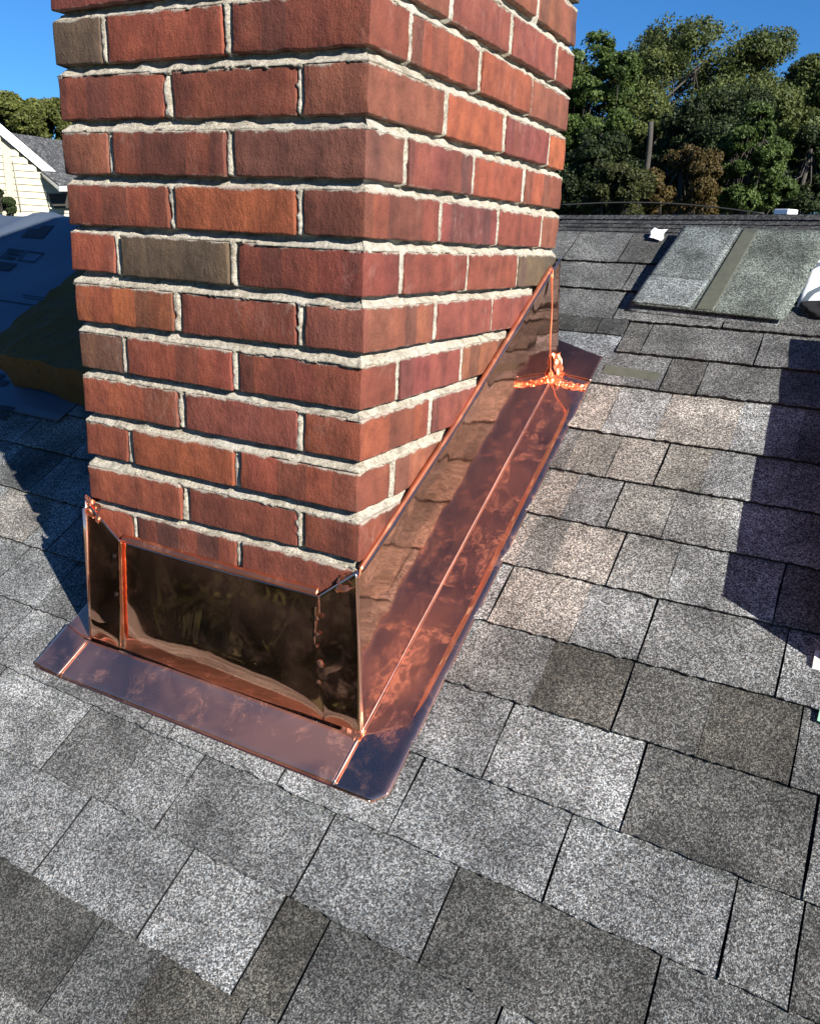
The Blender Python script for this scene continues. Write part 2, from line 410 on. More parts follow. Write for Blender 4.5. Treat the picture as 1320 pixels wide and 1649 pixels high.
# per course: joints seen in the photograph, (x, real gap?) and tones right of each joint
SEEN = {
    0: ([(-.30, 1), (-.104, 1), (.030, 1), (.40, 1), (.62, 1)], [MD, MD, MD, DK, MD, MD]),
    1: ([(-.35, 1), (-.12, 1), (.072, 1), (.30, 1), (.52, 1)], [MD, MD, MD, MD, MD, MD]),
    2: ([(-.2, 1), (.083, 1), (.311, 1), (.60, 1)], [MD, MD, MD, g(.10), MD]),
    3: ([(.122, 1), (.172, 1), (.392, 1), (.60, 1)], [None, DK, g(.11), MD, MD]),
    4: ([(.12, 0), (.238, 1), (.308, 1), (.56, 1)], [MD, g(.15, -.2), DK, g(.115), MD]),
    5: ([(.165, 0), (.265, 0), (.395, 0), (.50, 0)], [PK, LT, PK, LT, MD, MD]),
    6: ([(.130, 0), (.208, 0), (.293, 1), (.37, 0), (.45, 0), (.60, 1)], [MD, g(.17, .5), PK, g(.17, .6), ML, LT, MD]),
    7: ([(.163, 0), (.243, 1), (.335, 0), (.43, 0), (.58, 1)], [PK, ML, g(.18, .4), g(.19, .1), LT, MD]),
    8: ([(.125, 0), (.183, 0), (.279, 1), (.368, 0), (.525, 1)], [PK, g(.17, .2), PK, g(.205, .2), LT, MD]),
    9: ([(.123, 1), (.257, 0), (.361, 1), (.548, 1)], [LT, PK, ML, g(.155), LT]),
    10: ([(.237, 0), (.358, 1), (.472, 0), (.585, 1)], [g(.18), BR, g(.11, .3), BR, g(.145)]),
    11: ([(.02, 1), (.215, 1), (.407, 1), (.619, 1)], [ML, g(.19, -.2), LT, g(.10, .25), MD]),
    12: ([(-.86, 0), (-.71, 1), (-.55, 0), (-.32, 1), (-.272, 1), (-.06, 1), (.126, 1), (.345, 1), (.55, 1), (.623, 1)],
         [LT, ML, LT, ML, LT, LT, LT, g(.19, -.2), ML, g(.16), DK, MD]),
    13: ([(-.66, 1), (-.44, 1), (-.30, 0), (-.196, 1), (.043, 1), (.232, 1), (.49, 1)], [ML, LT, g(.13), ML, g(.155, -.1), g(.16, -.2), g(.085, .25), MD]),
    14: ([(-.55, 1), (-.33, 1), (-.20, 0), (-.125, 1), (.035, 1), (.105, 1), (.34, 1)], [ML, ML, g(.17, -.2), ML, LT, BR, g(.10, .1), MD]),
    15: ([(-.45, 0), (-.19, 1), (-.08, 0), (.06, 1)], [g(.10), g(.075, .3), g(.11), g(.08, .8), g(.10)]),
}
def sag_for(r):
    def f(x):
        if r == 0: return .02 * x
        if r >= 11: return -.018 * (x - .05) + (.004 if r >= 12 else 0)
        return -.016 * min(x, 0)
    return f
n_sh = 0
extra_vs, extra_fs, extra_mi = [], [], []
def shingle(x0, x1, r, tone, gl, gr, seen=True):
    global n_sh
    yt, yb = YS[r], YS[r + 1]
    if r == 0: yt = yb + (YS[0] - YS[1]) / 1.10 - .002
    me = shingle_mesh('shingle', x0, x1, yb, yt, gl, gr, sag_for(r))
    if seen:
        o = link('shingle', me, M_SHINGLE, roof); j = random.uniform(.93, 1.07)
        o.color = (tone[0] * j, tone[1] * j, tone[2] * j, 1); n_sh += 1
    else:
        b = len(extra_vs); extra_vs.extend(v.co.copy() for v in me.vertices)
        extra_fs.extend(tuple(b + k for k in p.vertices) for p in me.polygons); extra_mi.extend(p.material_index for p in me.polygons); bpy.data.meshes.remove(me)
def fill(xa, xb, r, seen):
    x = xa
    while x < xb - .02:
        wd = random.choice((.07, .11, .14, .17, .19, .21)) ; x2 = min(xb, x + wd)
        if xb - x2 < .06: x2 = xb
        shingle(x, x2, r, random.choice((LT, ML, ML, MD, LT, PK)), random.random() < .5, random.random() < .5, seen)
        x = x2
for r in range(len(YS) - 1):
    if r in SEEN:
        js, tones = SEEN[r]
        xs = [js[0][0] - .14] + [j[0] for j in js] + [js[-1][0] + .16]
        gs = [1] + [j[1] for j in js] + [1]
        for k in range(len(xs) - 1):
            if tones[k] is None: continue
            if 5 <= r <= 10 and xs[k + 1] < .0: continue
            shingle(xs[k], xs[k + 1], r, tones[k], gs[k], gs[k + 1])
        lo = -.55 if 3 <= r <= 10 else xs[0]
        # left of the chimney down to the edge of the picture
        left = {11: (-1.05, -.30), 12: (-1.0, xs[0]), 10: (-1.2, -.50), 9: (-1.3, -.50), 8: (-1.35, -.50), 7: (-1.4, -.50)}.get(r)
        if left:
            fill(left[0], left[1], r, True); fill(ROOF_X0, left[0], r, False)
            if r <= 10: fill(-.50, xs[0], r, False)
            if r == 11: fill(-.30, xs[0], r, False)
        else: fill(ROOF_X0, xs[0], r, False)
        fill(xs[-1], ROOF_X1, r, False)
    else: fill(ROOF_X0, ROOF_X1, r, False)
# courses below the frame down to the eave
y = YS[-1]
while y > EAVE_Y + .03:
    YS.append(y - .106); fill(ROOF_X0, ROOF_X1, len(YS) - 2, False); y = YS[-1]
M_SH_FIX = granule_mat('shingle_granules_mixed', fixed=(.15, .148, .145))
me = mesh('shingle_courses', extra_vs, extra_fs); me.materials.append(M_SH_FIX); me.materials.append(M_DECK); me.polygons.foreach_set('material_index', extra_mi); o = link('shingle_courses', me, M_SH_FIX, roof); tag(o, kind='stuff')
# the lifted place above the flashing: short dark strips over an exposed pale band
def roof_slab(name, pts, n0, n1, mat, tone, parent):
    o = prism(name, [rp(x, y, n0) for x, y in pts], n1 - n0, mat, parent, NRM); o.color = tone; return o
roof_slab('shingle', [(-.20, .835), (.118, .800), (.120, .872), (-.20, .878)], .0, .005, M_SHINGLE, g(.20, -.6), roof)
for a, b, tn in ((-.19, -.045, g(.06)), (-.043, .060, g(.058, .3)), (.062, .119, g(.05))):
    roof_slab('shingle', [(a, .866), (b, .864), (b, .915), (a, .915)], .001, .009, M_SHINGLE, tn, roof)
M_SEAL = plain('sealant_olive', (.11, .115, .085), .55, 0, 60, .35, .0006)
roof_slab('sealant_strip', [(.116, .752), (.226, .747), (.230, .770), (.116, .776)], .006, .0085, M_SEAL, (1, 1, 1, 1), roof)

# ---- the neighbouring roof beyond the ridge (right)
far = empty('neighbour_roof', (0, 0, 0)); tag(far, kind='structure')
FA = at_dist(880, 350, 18.6); FB = at_dist(1330, 350, 14.0)
FA.z = FB.z = .36
dirf = (FB - FA).normalized(); FA = FA - dirf * 1.5; FB = FB + dirf * 7
back = Vector((-dirf.y, dirf.x, 0)) if -dirf.y * 0 + dirf.x > 0 else Vector((dirf.y, -dirf.x, 0))
down = (-back * math.cos(TH) + Vector((0, 0, -math.sin(TH)))); fn = down.cross(dirf); fn = fn if fn.z > 0 else -fn
M_FAR = granule_mat('weathered_far_shingle', fixed=(.065, .060, .055), scale=.08)
M_FARS = granule_mat('weathered_far_tab', scale=.08)
prism('roof_deck', [FA, FB, FB + down * 4, FA + down * 4], -.05, M_DECK, far, fn)
prism('back_slope', [FA, FB, FB + back * 4 - Vector((0, 0, 2.4)), FA + back * 4 - Vector((0, 0, 2.4))], -.05, M_DECK, far, Vector((0, 0, 1)))
L = (FB - FA).length
vv, ff = [], []
for r in range(8, 26):
    x = 0
    while x < L:
        wd = random.uniform(.2, .33); c = FA + dirf * (x + wd / 2) + down * (.14 * r + .07) + fn * .012
        box_faces(vv, ff, c, dirf * (wd / 2 - .004), down * .072, fn * .006); x += wd
o = link('shingle_courses', mesh('shingle_courses', vv, ff), M_FAR, far); tag(o, kind='stuff')
cnt = 0
tabm = {}
for r in range(0, 8):
    x = random.uniform(0, .2)
    while x < L - .3:
        wd = random.choice((.30, .42, .55, .72))
        c = FA + dirf * (x + wd / 2) + down * (.14 * r + .07) + fn * (.014 + random.uniform(0, .004))
        if (2.0 < x < 8.5) and r < 5 :
            if wd not in tabm:
                v2, f2 = [], []; box_faces(v2, f2, (0, 0, 0), dirf * (wd / 2 - .005), down * .073 + fn * .006, fn * .008)
                tabm[wd] = mesh('shingle', v2, f2)
            o = link('shingle', tabm[wd], M_FARS, far, c); k = random.uniform(.045, .085); o.color = g(k, .6); cnt += 1
        x += wd
# ridge caps of the far roof
capm = None
x = .0
while x < L:
    if capm is None:
        v2, f2 = [], []
        box_faces(v2, f2, down * .07 + fn * .02, dirf * .12, down * .075, fn * .009)
        box_faces(v2, f2, -down * .0 + back * .07 + Vector((0, 0, -.01)), dirf * .12, back * .075 - Vector((0, 0, .035)), Vector((0, 0, .009)))
        capm = mesh('ridge_cap', v2, f2)
    o = link('ridge_cap', capm, M_FARS, far, FA + dirf * x + Vector((0, 0, .01))); o.color = g(random.uniform(.055, .09), .3); x += .25

# small white vent standing on that ridge
vp = at_dist(1263, 350, 14.75); vp.z = .36
vent = empty('roof_vent', vp); tag(vent, 'small white metal vent standing on the far dark ridge before the trees', 'vent')
M_WHITE = plain('white_metal', (.75, .76, .80), .4, .1, 8, .1)
rv = Matrix.Rotation(math.atan2(dirf.y, dirf.x), 3, 'Z')
box('vent_hood', vp + Vector((0, 0, .085)), (.13, .12, .045), M_WHITE, vent, rv, .015)
box('vent_neck', vp + Vector((0, 0, .02)), (.09, .08, .045), plain('grey_metal', (.25, .25, .27), .5, .5), vent, rv)

# ================================================================== CHIMNEY
W, D = .522, .737
chim = empty('chimney', (-W / 2, D / 2, Z0)); tag(chim, 'square red brick chimney with thick sandy mortar rising through the shingle roof', 'chimney')
ZL = {0: .0022, 1: -.068, 2: -.1407, 3: -.2102, 4: -.2768, 5: -.3531, 6: -.4245, 7: -.4953, 8: -.5681, 9: -.6437}
ZC = {0: .0005, 1: -.0719, 2: -.1432, 3: -.2113, 4: -.2825, 5: -.3521, 6: -.4264, 7: -.4962, 8: -.5693, 9: -.6398}

def zrow(k, face, u):
    """height of the bottom of course k; face 0 front (u 0..1 from the left), 1 right, 2 back, 3 left"""
    b = -PIT * k; c = ZC.get(k, b); l = ZL.get(k, b); r = {-1: .0687, 0: -.0015, 1: -.0719, 2: -.1408, 3: -.2141, 4: -.2841}.get(k, b)
    if face == 0: return l + (c - l) * u
    if face == 1: return c + (r - c) * u
    if face == 2: return r + (b - r) * u
    return b + (l - b) * u
PIT = .07103; BL, BH, BW, J = .203, .0565, .092, .012; JB = PIT - BH
def brick_mesh(name, lx, ly, lz, seed):
    rnd = random.Random(seed)
    bm = bmesh.new(); bmesh.ops.create_cube(bm, size=1.0)
    for v in bm.verts:
        v.co = Vector((v.co.x * lx + rnd.uniform(-.0012, .0012), v.co.y * ly + rnd.uniform(-.0008, .0008), v.co.z * lz + rnd.uniform(-.0012, .0012)))
    long_e = [e for e in bm.edges if abs(e.verts[0].co.x - e.verts[1].co.x) > lx * .5]
    bmesh.ops.subdivide_edges(bm, edges=long_e, cuts=9, use_grid_fill=True)
    sh = [e for e in bm.edges if abs(e.verts[0].co.z - e.verts[1].co.z) > lz * .5]
    bmesh.ops.subdivide_edges(bm, edges=sh, cuts=2, use_grid_fill=True)
    dp = [e for e in bm.edges if abs(e.verts[0].co.y - e.verts[1].co.y) > ly * .5]
    bmesh.ops.subdivide_edges(bm, edges=dp, cuts=4, use_grid_fill=True)
    sharp = [e for e in bm.edges if len(e.link_faces) == 2 and e.calc_face_angle(0) > .8]
    bmesh.ops.bevel(bm, geom=sharp, offset=.0024, segments=2, profile=.6, affect='EDGES')
    for v in bm.verts:
        c = v.co * 1.0 + Vector((seed * 3.7, seed * 1.3, 0))
        edge = min(lz / 2 - abs(v.co.z), lx / 2 - abs(v.co.x)) < .004 or ly / 2 - abs(v.co.y) < .004
        a = .0014 if edge else .0008
        v.co += Vector((mnoise.noise(c * 55), mnoise.noise(c * 55 + Vector((9, 0, 0))), mnoise.noise(c * 48 + Vector((0, 7, 0))))) * a * 1.3
        # small chips on the arrises
        if edge and mnoise.noise(c * 34 + Vector((3, 3, 3))) > .50: v.co *= .985
    bmesh.ops.recalc_face_normals(bm, faces=bm.faces)
    me = bpy.data.meshes.new(name); bm.to_mesh(me); bm.free()
    me.polygons.foreach_set('use_smooth', [True] * len(me.polygons)); me.materials.append(M_BRICK)
    return me
ST = [brick_mesh('brick', BL - .0028, BW, BH, s) for s in range(7)]
def srgb(r, g_, b):
    f = lambda c: ((c / 255 + .055) / 1.055) ** 2.4 if c > 10 else c / 255 / 12.92
    return (f(r), f(g_), f(b), 1)
RED, ORG, DRD, BRN, PUR, RBR = (.285, .076, .041, 1), (.33, .090, .040, 1), (.215, .058, .036, 1), (.125, .082, .054, 1), (.225, .062, .046, 1), (.24, .083, .048, 1)
# tones listed from the photograph: key (course, index); index counts the front from the left, then the right face
TONE = {(0, 0): BRN, (0, 1): RED, (0, 2): DRD, (0, 3): RED, (0, 4): RED, (0, 5): RBR, (-1, 3): PUR, (-1, 4): PUR, (-1, 5): BRN, (-1, 6): ORG,
        (1, 0): DRD, (1, 1): DRD, (1, 2): RBR, (1, 3): RED, (1, 4): PUR, (1, 5): RBR,
        (2, 0): RBR, (2, 1): DRD, (2, 2): (.17, .065, .045, 1), (2, 3): PUR, (2, 4): RED, (2, 5): RED,
        (3, 0): RED, (3, 1): ORG, (3, 2): DRD, (3, 3): PUR, (3, 4): DRD, (3, 5): ORG,
        (4, 0): RED, (4, 1): BRN, (4, 2): DRD, (4, 3): DRD, (4, 4): DRD, (4, 5): BRN,
        (5, 0): ORG, (5, 1): DRD, (5, 2): RBR, (5, 3): PUR, (5, 4): PUR,
        (6, 0): RBR, (6, 1): RED, (6, 2): DRD, (6, 3): PUR, (7, 0): RED, (7, 1): PUR, (7, 2): RED, (7, 3): PUR,
        (8, 0): RED, (8, 1): ORG, (8, 2): RED, (9, 0): RED, (9, 1): DRD, (9, 2): DRD, (10, 0): RED, (10, 1): DRD}
def place_brick(p, ang, tilt, k, idx, depth):
    o = bpy.data.objects.new('brick', random.choice(ST)); COL.objects.link(o); o.parent = chim
    o.matrix_parent_inverse = Matrix.Translation(chim.location).inverted()
    o.location = p; flip = math.pi if random.random() < .5 else 0
    o.rotation_euler = (random.uniform(-.004, .004), -tilt if not flip else tilt, ang + flip + random.uniform(-.005, .005))
    tn = TONE.get((k, idx)) or random.choice((RED, RED, DRD, ORG, RBR, PUR, BRN))
    j = random.uniform(.92, 1.08); o.color = (tn[0] * j, tn[1] * j * random.uniform(.95, 1.05), tn[2] * j, 1)
ROW_LO, ROW_HI = -7, 13
nb = 0
for k in range(ROW_LO, ROW_HI + 1):
    even = k % 2 == 0
    # front: even courses header + 2 stretchers (stretcher at the right corner)
    def seq(start, n, rev=False):
        xs = []; x = start
        for i in range(n): xs.append(x); x += BL + J
        return xs
    # (face, centre along the face)
    items = []
    # each face carries its two or three stretchers; headers are the ends of the neighbours' corner stretchers
    if even:
        fx = [-(BL / 2), -(BL + J) - BL / 2]               # front stretchers
        rx = [BW + J + BL / 2 + i * (BL + J) for i in range(3)]   # right stretchers after the header end
        bx = [-W + BL / 2, -W + BL + J + BL / 2]
        lx = [BL / 2 + i * (BL + J) + 0 for i in range(3)]
    else:
        fx = [-W + BL / 2, -W + BL + J + BL / 2]
        rx = [BL / 2 + i * (BL + J) for i in range(3)]
        bx = [-BL / 2, -(BL + J) - BL / 2]
        lx = [BW + J + BL / 2 + i * (BL + J) for i in range(3)]
    pr = lambda: random.uniform(-.0024, .0024)
    jt = lambda: random.uniform(-.002, .002)
    roof_at = lambda y: Z0 + SLOPE * y
    for i, x in enumerate(sorted(fx)):
        u = (x + W) / W; zb = zrow(k, 0, u); tilt = math.atan2(zrow(k, 0, 1) - zrow(k, 0, 0), W)
        if zb + BH > roof_at(0) - .02:
            place_brick(Vector((x + jt() * (0 if abs(x) < .11 or x < -W + .11 else 1), BW / 2 + pr(), zb + BH / 2)), 0, tilt, k, i + (1 if even else 0), 0); nb += 1
    for i, y in enumerate(rx):
        u = y / D; zb = zrow(k, 1, u); tilt = math.atan2(zrow(k, 1, 1) - zrow(k, 1, 0), D)
        if zb + BH > roof_at(y - .1) - .02:
            place_brick(Vector((-BW / 2 + pr(), y + (jt() if 0 < i else 0), zb + BH / 2)), math.pi / 2, tilt, k, 3 + i if even else 2 + i, 0); nb += 1
    for x in bx:
        zb = zrow(k, 2, .5)
        if zb + BH > roof_at(D) - .02: place_brick(Vector((x, D - BW / 2 + pr(), zb + BH / 2)), 0, 0, k, 20, 0); nb += 1
    for i, y in enumerate(lx):
        zb = zrow(k, 3, 1 - y / D)
        if zb + BH > roof_at(y - .1) - .02: place_brick(Vector((-W + BW / 2 + pr(), y, zb + BH / 2)), math.pi / 2, 0, k, (0 if (even and i == 0) else 20), 0); nb += 1
# mortar: one wrapped sheet, recessed under each brick and smeared over the top arris of the one below
def fnoise(a, b, f, s=0.0):
    return mnoise.noise(Vector((a * f, b * f, s)))
def mortar():
    fine_u = .0032; zlo, zhi = -1.0, .60
    us = []
    # perimeter stations: (face, t along the face in metres)
    for face, ln_, st in ((0, W, fine_u), (1, D, fine_u), (2, W, .012), (3, D, .012)):
        n = int(ln_ / st)
        for i in range(n): us.append((face, ln_ * i / n, ln_))
    zs = []; z = zhi
    while z > zlo:
        zs.append(z); z -= .0026 if -.80 < z < .13 else .008
    nz = len(zs); verts = np.zeros((len(us), nz, 3), np.float32)
    for iu, (face, t, ln_) in enumerate(us):
        u = t / ln_
        # face local -> world
        if face == 0: bx, by, nx, ny = -W + t, 0, 0, -1
        elif face == 1: bx, by, nx, ny = 0, t, 1, 0
        elif face == 2: bx, by, nx, ny = -t, D, 0, 1
        else: bx, by, nx, ny = -W, D - t, -1, 0
        fine = face < 2
        zr = [(k, zrow(k, face, u)) for k in range(ROW_LO - 1, ROW_HI + 4)]
        for iz, z in enumerate(zs):
            kk = None
            for k, zb in zr:
                if z >= zb - JB: kk = k; zbk = zb; break
            if kk is None: kk, zbk = zr[-1]
            h = z - zbk     # -J..0 in the bed joint below course kk, >0 beside/behind brick
            nn = fnoise(t + face * 5, z, 120) ; n2 = fnoise(t + face * 5, z, 34, 4.0); n3 = fnoise(t + face * 3, z, 260, 8.) if fine else 0
            # smear up the height of the top of this brick: distance from the brick's top
            top = BH - h
            if h < 0:
                v = (h + JB) / JB            # 0 at the bottom of the joint, 1 under the brick above
                d = .0008 + .0072 * min(1, v / .45) + .0026 * n2 + .006 * min(1, max(0, (v - .50 + .4 * n2) / .25))
                d += .0012 * nn + .0008 * n3
            else:
                smear = .0012 + .0026 * (n2 + .2) + .0012 * n3
                if top < smear and fine: d = .0002 + .0006 * nn
                else: d = .013
                # vertical joints
                even = kk % 2 == 0
                if face in (0, 2): edges = ([BW, W - BL] if even == (face == 0) else [BL, W - BW]); mid = [BW, BW + J + BL] if (even and face == 0) or (not even and face == 2) else [BL, 2 * BL + J]
                if face == 0: jx = [BW, BW + J + BL] if even else [BL, 2 * BL + J]
                elif face == 1: jx = [BW, BW + J + BL, BW + 2 * (J + BL)] if even else [BL, 2 * BL + J, 3 * BL + 2 * J]
                elif face == 2: jx = [BL, 2 * BL + J] if not even else [BW, BW + J + BL]
                else: jx = [BL, 2 * BL + J, 3 * BL + 2 * J] if not even else [BW, BW + J + BL, BW + 2 * (J + BL)]
                for a in jx:
                    e = .0012 * nn + .0010 * n2
                    if a - .0015 + e < t < a + J + .0015 + e:
                        q = (t - a) / J
                        if face == 0: dd = .0022 + .002 * n2 + .008 * min(1, max(0, (q - .60 + .2 * n2) / .25))
                        else: dd = .0010 + .002 * abs(q - .5)
                        d = min(d, dd + .0015 * nn + .0008 * n3)
            # keep corners closed
            x = bx - nx * d; yy = by - ny * d
            x = min(max(x, -W + max(d, 0)), -max(d, 0)) if face in (0, 2) else x
            yy = min(max(yy, max(d, 0)), D - max(d, 0)) if face in (1, 3) else yy
            verts[iu, iz] = (x, yy, z)
    nu = len(us)
    idx = np.arange(nu * nz).reshape(nu, nz); nxt = np.roll(idx, -1, axis=0)
    quads = np.stack([idx[:, :-1], idx[:, 1:], nxt[:, 1:], nxt[:, :-1]], -1).reshape(-1, 4)
    me = bpy.data.meshes.new('mortar'); me.vertices.add(nu * nz); me.vertices.foreach_set('co', verts.reshape(-1))
    me.loops.add(quads.size); me.loops.foreach_set('vertex_index', quads.reshape(-1).astype(np.int32))
    me.polygons.add(len(quads)); me.polygons.foreach_set('loop_start', np.arange(0, quads.size, 4, dtype=np.int32)); me.polygons.foreach_set('loop_total', np.full(len(quads), 4, np.int32))
    me.update(); me.validate()
    me.polygons.foreach_set('use_smooth', [True] * len(me.polygons))
    return link('mortar', me, M_MORTAR, chim)
mortar()
box('chimney_crown', (-W / 2, D / 2, .60), (W / 2 + .03, D / 2 + .03, .03), plain('crown_concrete', (.35, .33, .30), .9), chim)
# extra core so no light passes through the mortar sheet
box('mortar_core', (-W / 2, D / 2, -.2), (W / 2 - .03, D / 2 - .03, .76), M_MORTAR, chim)

# ================================================================== COPPER FLASHING
fl = empty('copper_flashing', rp(0, -.02, 0)); tag(fl, 'bright polished copper flashing wrapped round the foot of the brick chimney', 'flashing')
FN = .0125
XL, XR, YF = -.534, .024, -.016      # fold lines on the roof
XLT, XRT = -.526, .0065               # where the sheets meet the brick at the top
def crease(pts, a=0.0): return pts
# right side panel
def side_top(y): return Z0 + SLOPE * y + .254 - .018 * max(0, min(1, y / .3))
def side_panel():
    NI, NJ = 90, 26; pts = []
    for i in range(NI + 1):
        y = YF + (.737 - YF) * i / NI; row = []
        zb = rp(0, y, FN).z; zt = max(side_top(y), -.649 if y < .01 else -9)
        for j in range(NJ + 1):
            v = j / NJ; z = zb + (zt - zb) * v
            x = XR + (XRT - XR) * v + .00035 * mnoise.noise(Vector((y * 9, z * 9, 2))) + .0004 * mnoise.noise(Vector((y * 26, z * 26, 5)))
            if y > .70: x += (y - .70) * .05          # far end leans off the wall past its crease
            if v > .9: x += .002 * mnoise.noise(Vector((y * 25, 0, 7)))
            row.append(Vector((x, y, z)))
        pts.append(row)
    o = link('side_panel', grid_mesh('side_panel', pts), M_COPPER, fl); solidify(o, .0007)
    # turned edge let into the mortar
    NI = 120; pts = []
    for i in range(NI + 1):
        y = .0 + .70 * i / NI; z = side_top(y); a = mnoise.noise(Vector((y * 40, 1, 1)))
        pts.append([Vector((XRT, y, z - .001)), Vector((XRT + .0006 + .0010 * a, y, z + .0025)), Vector((.0012 + .001 * a, y + .001, z + .0065 + .002 * a))])
    o = link('turned_edge', grid_mesh('turned_edge', pts), M_COPPER_R, fl); solidify(o, .0007)
side_panel()
# right flange lying on the shingles with its bent-down outer border
def flange_pts(xa, xb0, ya, yb, ni, nj, hem=.013, side=1, amp=.0007, seed=0.):
    pts = []
    for i in range(ni + 1):
        y = ya + (yb - ya) * i / ni; row = []
        xb = xb0 - side * max(0, -.067 - y) * 1.15
        for j in range(nj + 1):
            u = j / nj; x = xa + (xb - xa) * u
            n = FN + amp * mnoise.noise(Vector((x * 12, y * 6, seed))) + amp * .4 * mnoise.noise(Vector((x * 34, y * 20, seed + 3)))
            row.append(rp(x, y, n))
        x2 = xb + side * hem
        row.append(rp(xb + side * hem * .35, y, FN - .0006)); row.append(rp(xb + side * hem * .7, y, FN - .0022)); row.append(rp(x2, y, .0082))
        pts.append(row)
    return pts
o = link('side_flange', grid_mesh('side_flange', flange_pts(XR - .0012, .091, -.0825, .742, 160, 10, seed=2.)), M_COPPER_F, fl); solidify(o, .0008)
# lower end of the side flange, its corner folded and clipped
pts = []
for i in range(6):
    y = -.073 + .014 * i / 5; row = []
    cut = .078 + .021 * i / 5
    for j in range(13):
        x = -.028 + (cut + .028) * j / 12
        row.append(rp(x, y, FN + .0007 + (.0 if i > 0 else -.003) - (.004 if j == 12 else 0)))
    pts.append(row)
# mitred corner piece (front right) : seam from the chimney corner to the front edge
def quadgrid(name, a, b, c, d, n, mat, lift=0., amp=.0006, seed=0., th=.0008, parent=fl):
    """a,b,c,d plan points on the roof, in order; bilinear sheet"""
    pts = []
    for i in range(n + 1):
        row = []
        for j in range(n + 1):
            u, v = i / n, j / n
            x = (1 - u) * (1 - v) * a[0] + u * (1 - v) * b[0] + u * v * c[0] + (1 - u) * v * d[0]
            y = (1 - u) * (1 - v) * a[1] + u * (1 - v) * b[1] + u * v * c[1] + (1 - u) * v * d[1]
            row.append(rp(x, y, FN + lift + amp * mnoise.noise(Vector((x * 18, y * 18, seed))) + amp * .5 * mnoise.noise(Vector((x * 60, y * 60, seed)))))
        pts.append(row)
    o = link(name, grid_mesh(name, pts), mat, parent); solidify(o, th); return o
# front apron: vertical panel, pillowed and flared at the fold
def apron():
    NI, NJ = 110, 60; pts = []
    for i in range(NI + 1):
        u = i / NI; row = []
        zt = -.702 - .004 * math.sin(u * math.pi)
        mid = max(0, math.sin(math.pi * min(1, max(0, (u - .155) / .73)))) ** .8
        yfold = YF - .004 * mid
        zb = Z0 + SLOPE * yfold + FN / math.cos(TH)
        vm = .86 - .30 * mid * (.5 + .5 * u)           # where the belly starts to tuck back in
        A = .020 * mid * (.8 + .3 * u)
        for j in range(NJ + 1):
            v = j / NJ; z = zt + (zb - zt) * v
            xa = XLT + (XL - XLT) * v; xb = XRT + (XR - XRT) * v; x = xa + (xb - xa) * u
            if v < vm: bel = (v / vm) ** 1.6 * A
            else: bel = A * math.cos((v - vm) / (1 - vm) * math.pi / 2) ** .9
            y = lerp(-.0065, yfold, v) - bel - .0018 * math.sin(u * 8 + 1) * math.sin(math.pi * v)
            y += .0034 * mnoise.noise(Vector((x * 8, z * 10, 3))) * math.sin(math.pi * v) + .0005 * mnoise.noise(Vector((x * 30, z * 12, 6)))
            # fine rippling where the sheet was dressed
            y += .00022 * math.sin(x * 520 + 30 * z) * max(0, 1 - abs(v - .52) * 4) * max(0, 1 - abs(u - .5) * 3)
            row.append(Vector((x, y, z)))
        pts.append(row)
    o = link('apron_panel', grid_mesh('apron_panel', pts), M_COPPER_A, fl); solidify(o, .0008, 1)
    # top lip of the apron, orange where it catches the sun
    pts = []
    for i in range(91):
        x = -.452 + (.452 - .062) * i / 90; a = mnoise.noise(Vector((x * 30, 0, 4)))
        z = -.703 - .0015 * math.sin(i / 90 * math.pi)
        pts.append([Vector((x, -.0070, z - .0006)), Vector((x, -.0066 + .0006 * a, z + .002)), Vector((x, -.0005, z + .0095 + .002 * a))])
    o = link('turned_edge', grid_mesh('turned_edge', pts), M_COPPER_R, fl); solidify(o, .0007)
apron()
# front flange
pts = []
for i in range(81):
    u = i / 80; row = []
    xa0, xb0 = XL - .001, XR + .001
    for j in range(13):
        v = j / 12; x = (1 - v) * (xa0 + (xb0 - xa0) * u) + v * (-.537 + (.024 + .537) * u)
        y = (1 - v) * (YF + .002) + v * (-.0812)
        n = FN + .0011 * mnoise.noise(Vector((x * 7, y * 12, 11))) + .0004 * mnoise.noise(Vector((x * 28, y * 40, 4)))
        n += .006 * math.exp(-v * 9) * math.sin(math.pi * u)
        if v > .97: n -= .004
        row.append(rp(x, y, n))
    pts.append(row)
o = link('front_flange', grid_mesh('front_flange', pts), M_COPPER_FF, fl); solidify(o, .0008, 1)
o = tube('hemmed_edge', [rp(-.600 + (.084 + .600) * i / 30, -.0795 - .0025 * i / 30, .0092) for i in range(31)], .0018, M_COPPER, fl, 6)
# left flange and side
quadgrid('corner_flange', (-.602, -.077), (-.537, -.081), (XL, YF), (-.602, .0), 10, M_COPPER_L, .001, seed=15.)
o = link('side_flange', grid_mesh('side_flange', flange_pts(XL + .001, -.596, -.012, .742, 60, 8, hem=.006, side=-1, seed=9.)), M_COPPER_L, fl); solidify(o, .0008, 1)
pts = [[Vector((XL + (XLT - XL) * v, YF + (.742 - YF) * i / 40, rp(0, YF + (.742 - YF) * i / 40, FN).z + .245 * v)) for v in (0, .25, .5, .75, 1)] for i in range(41)]
o = link('side_panel', grid_mesh('side_panel', pts), M_COPPER, fl); solidify(o, .0007, 1)
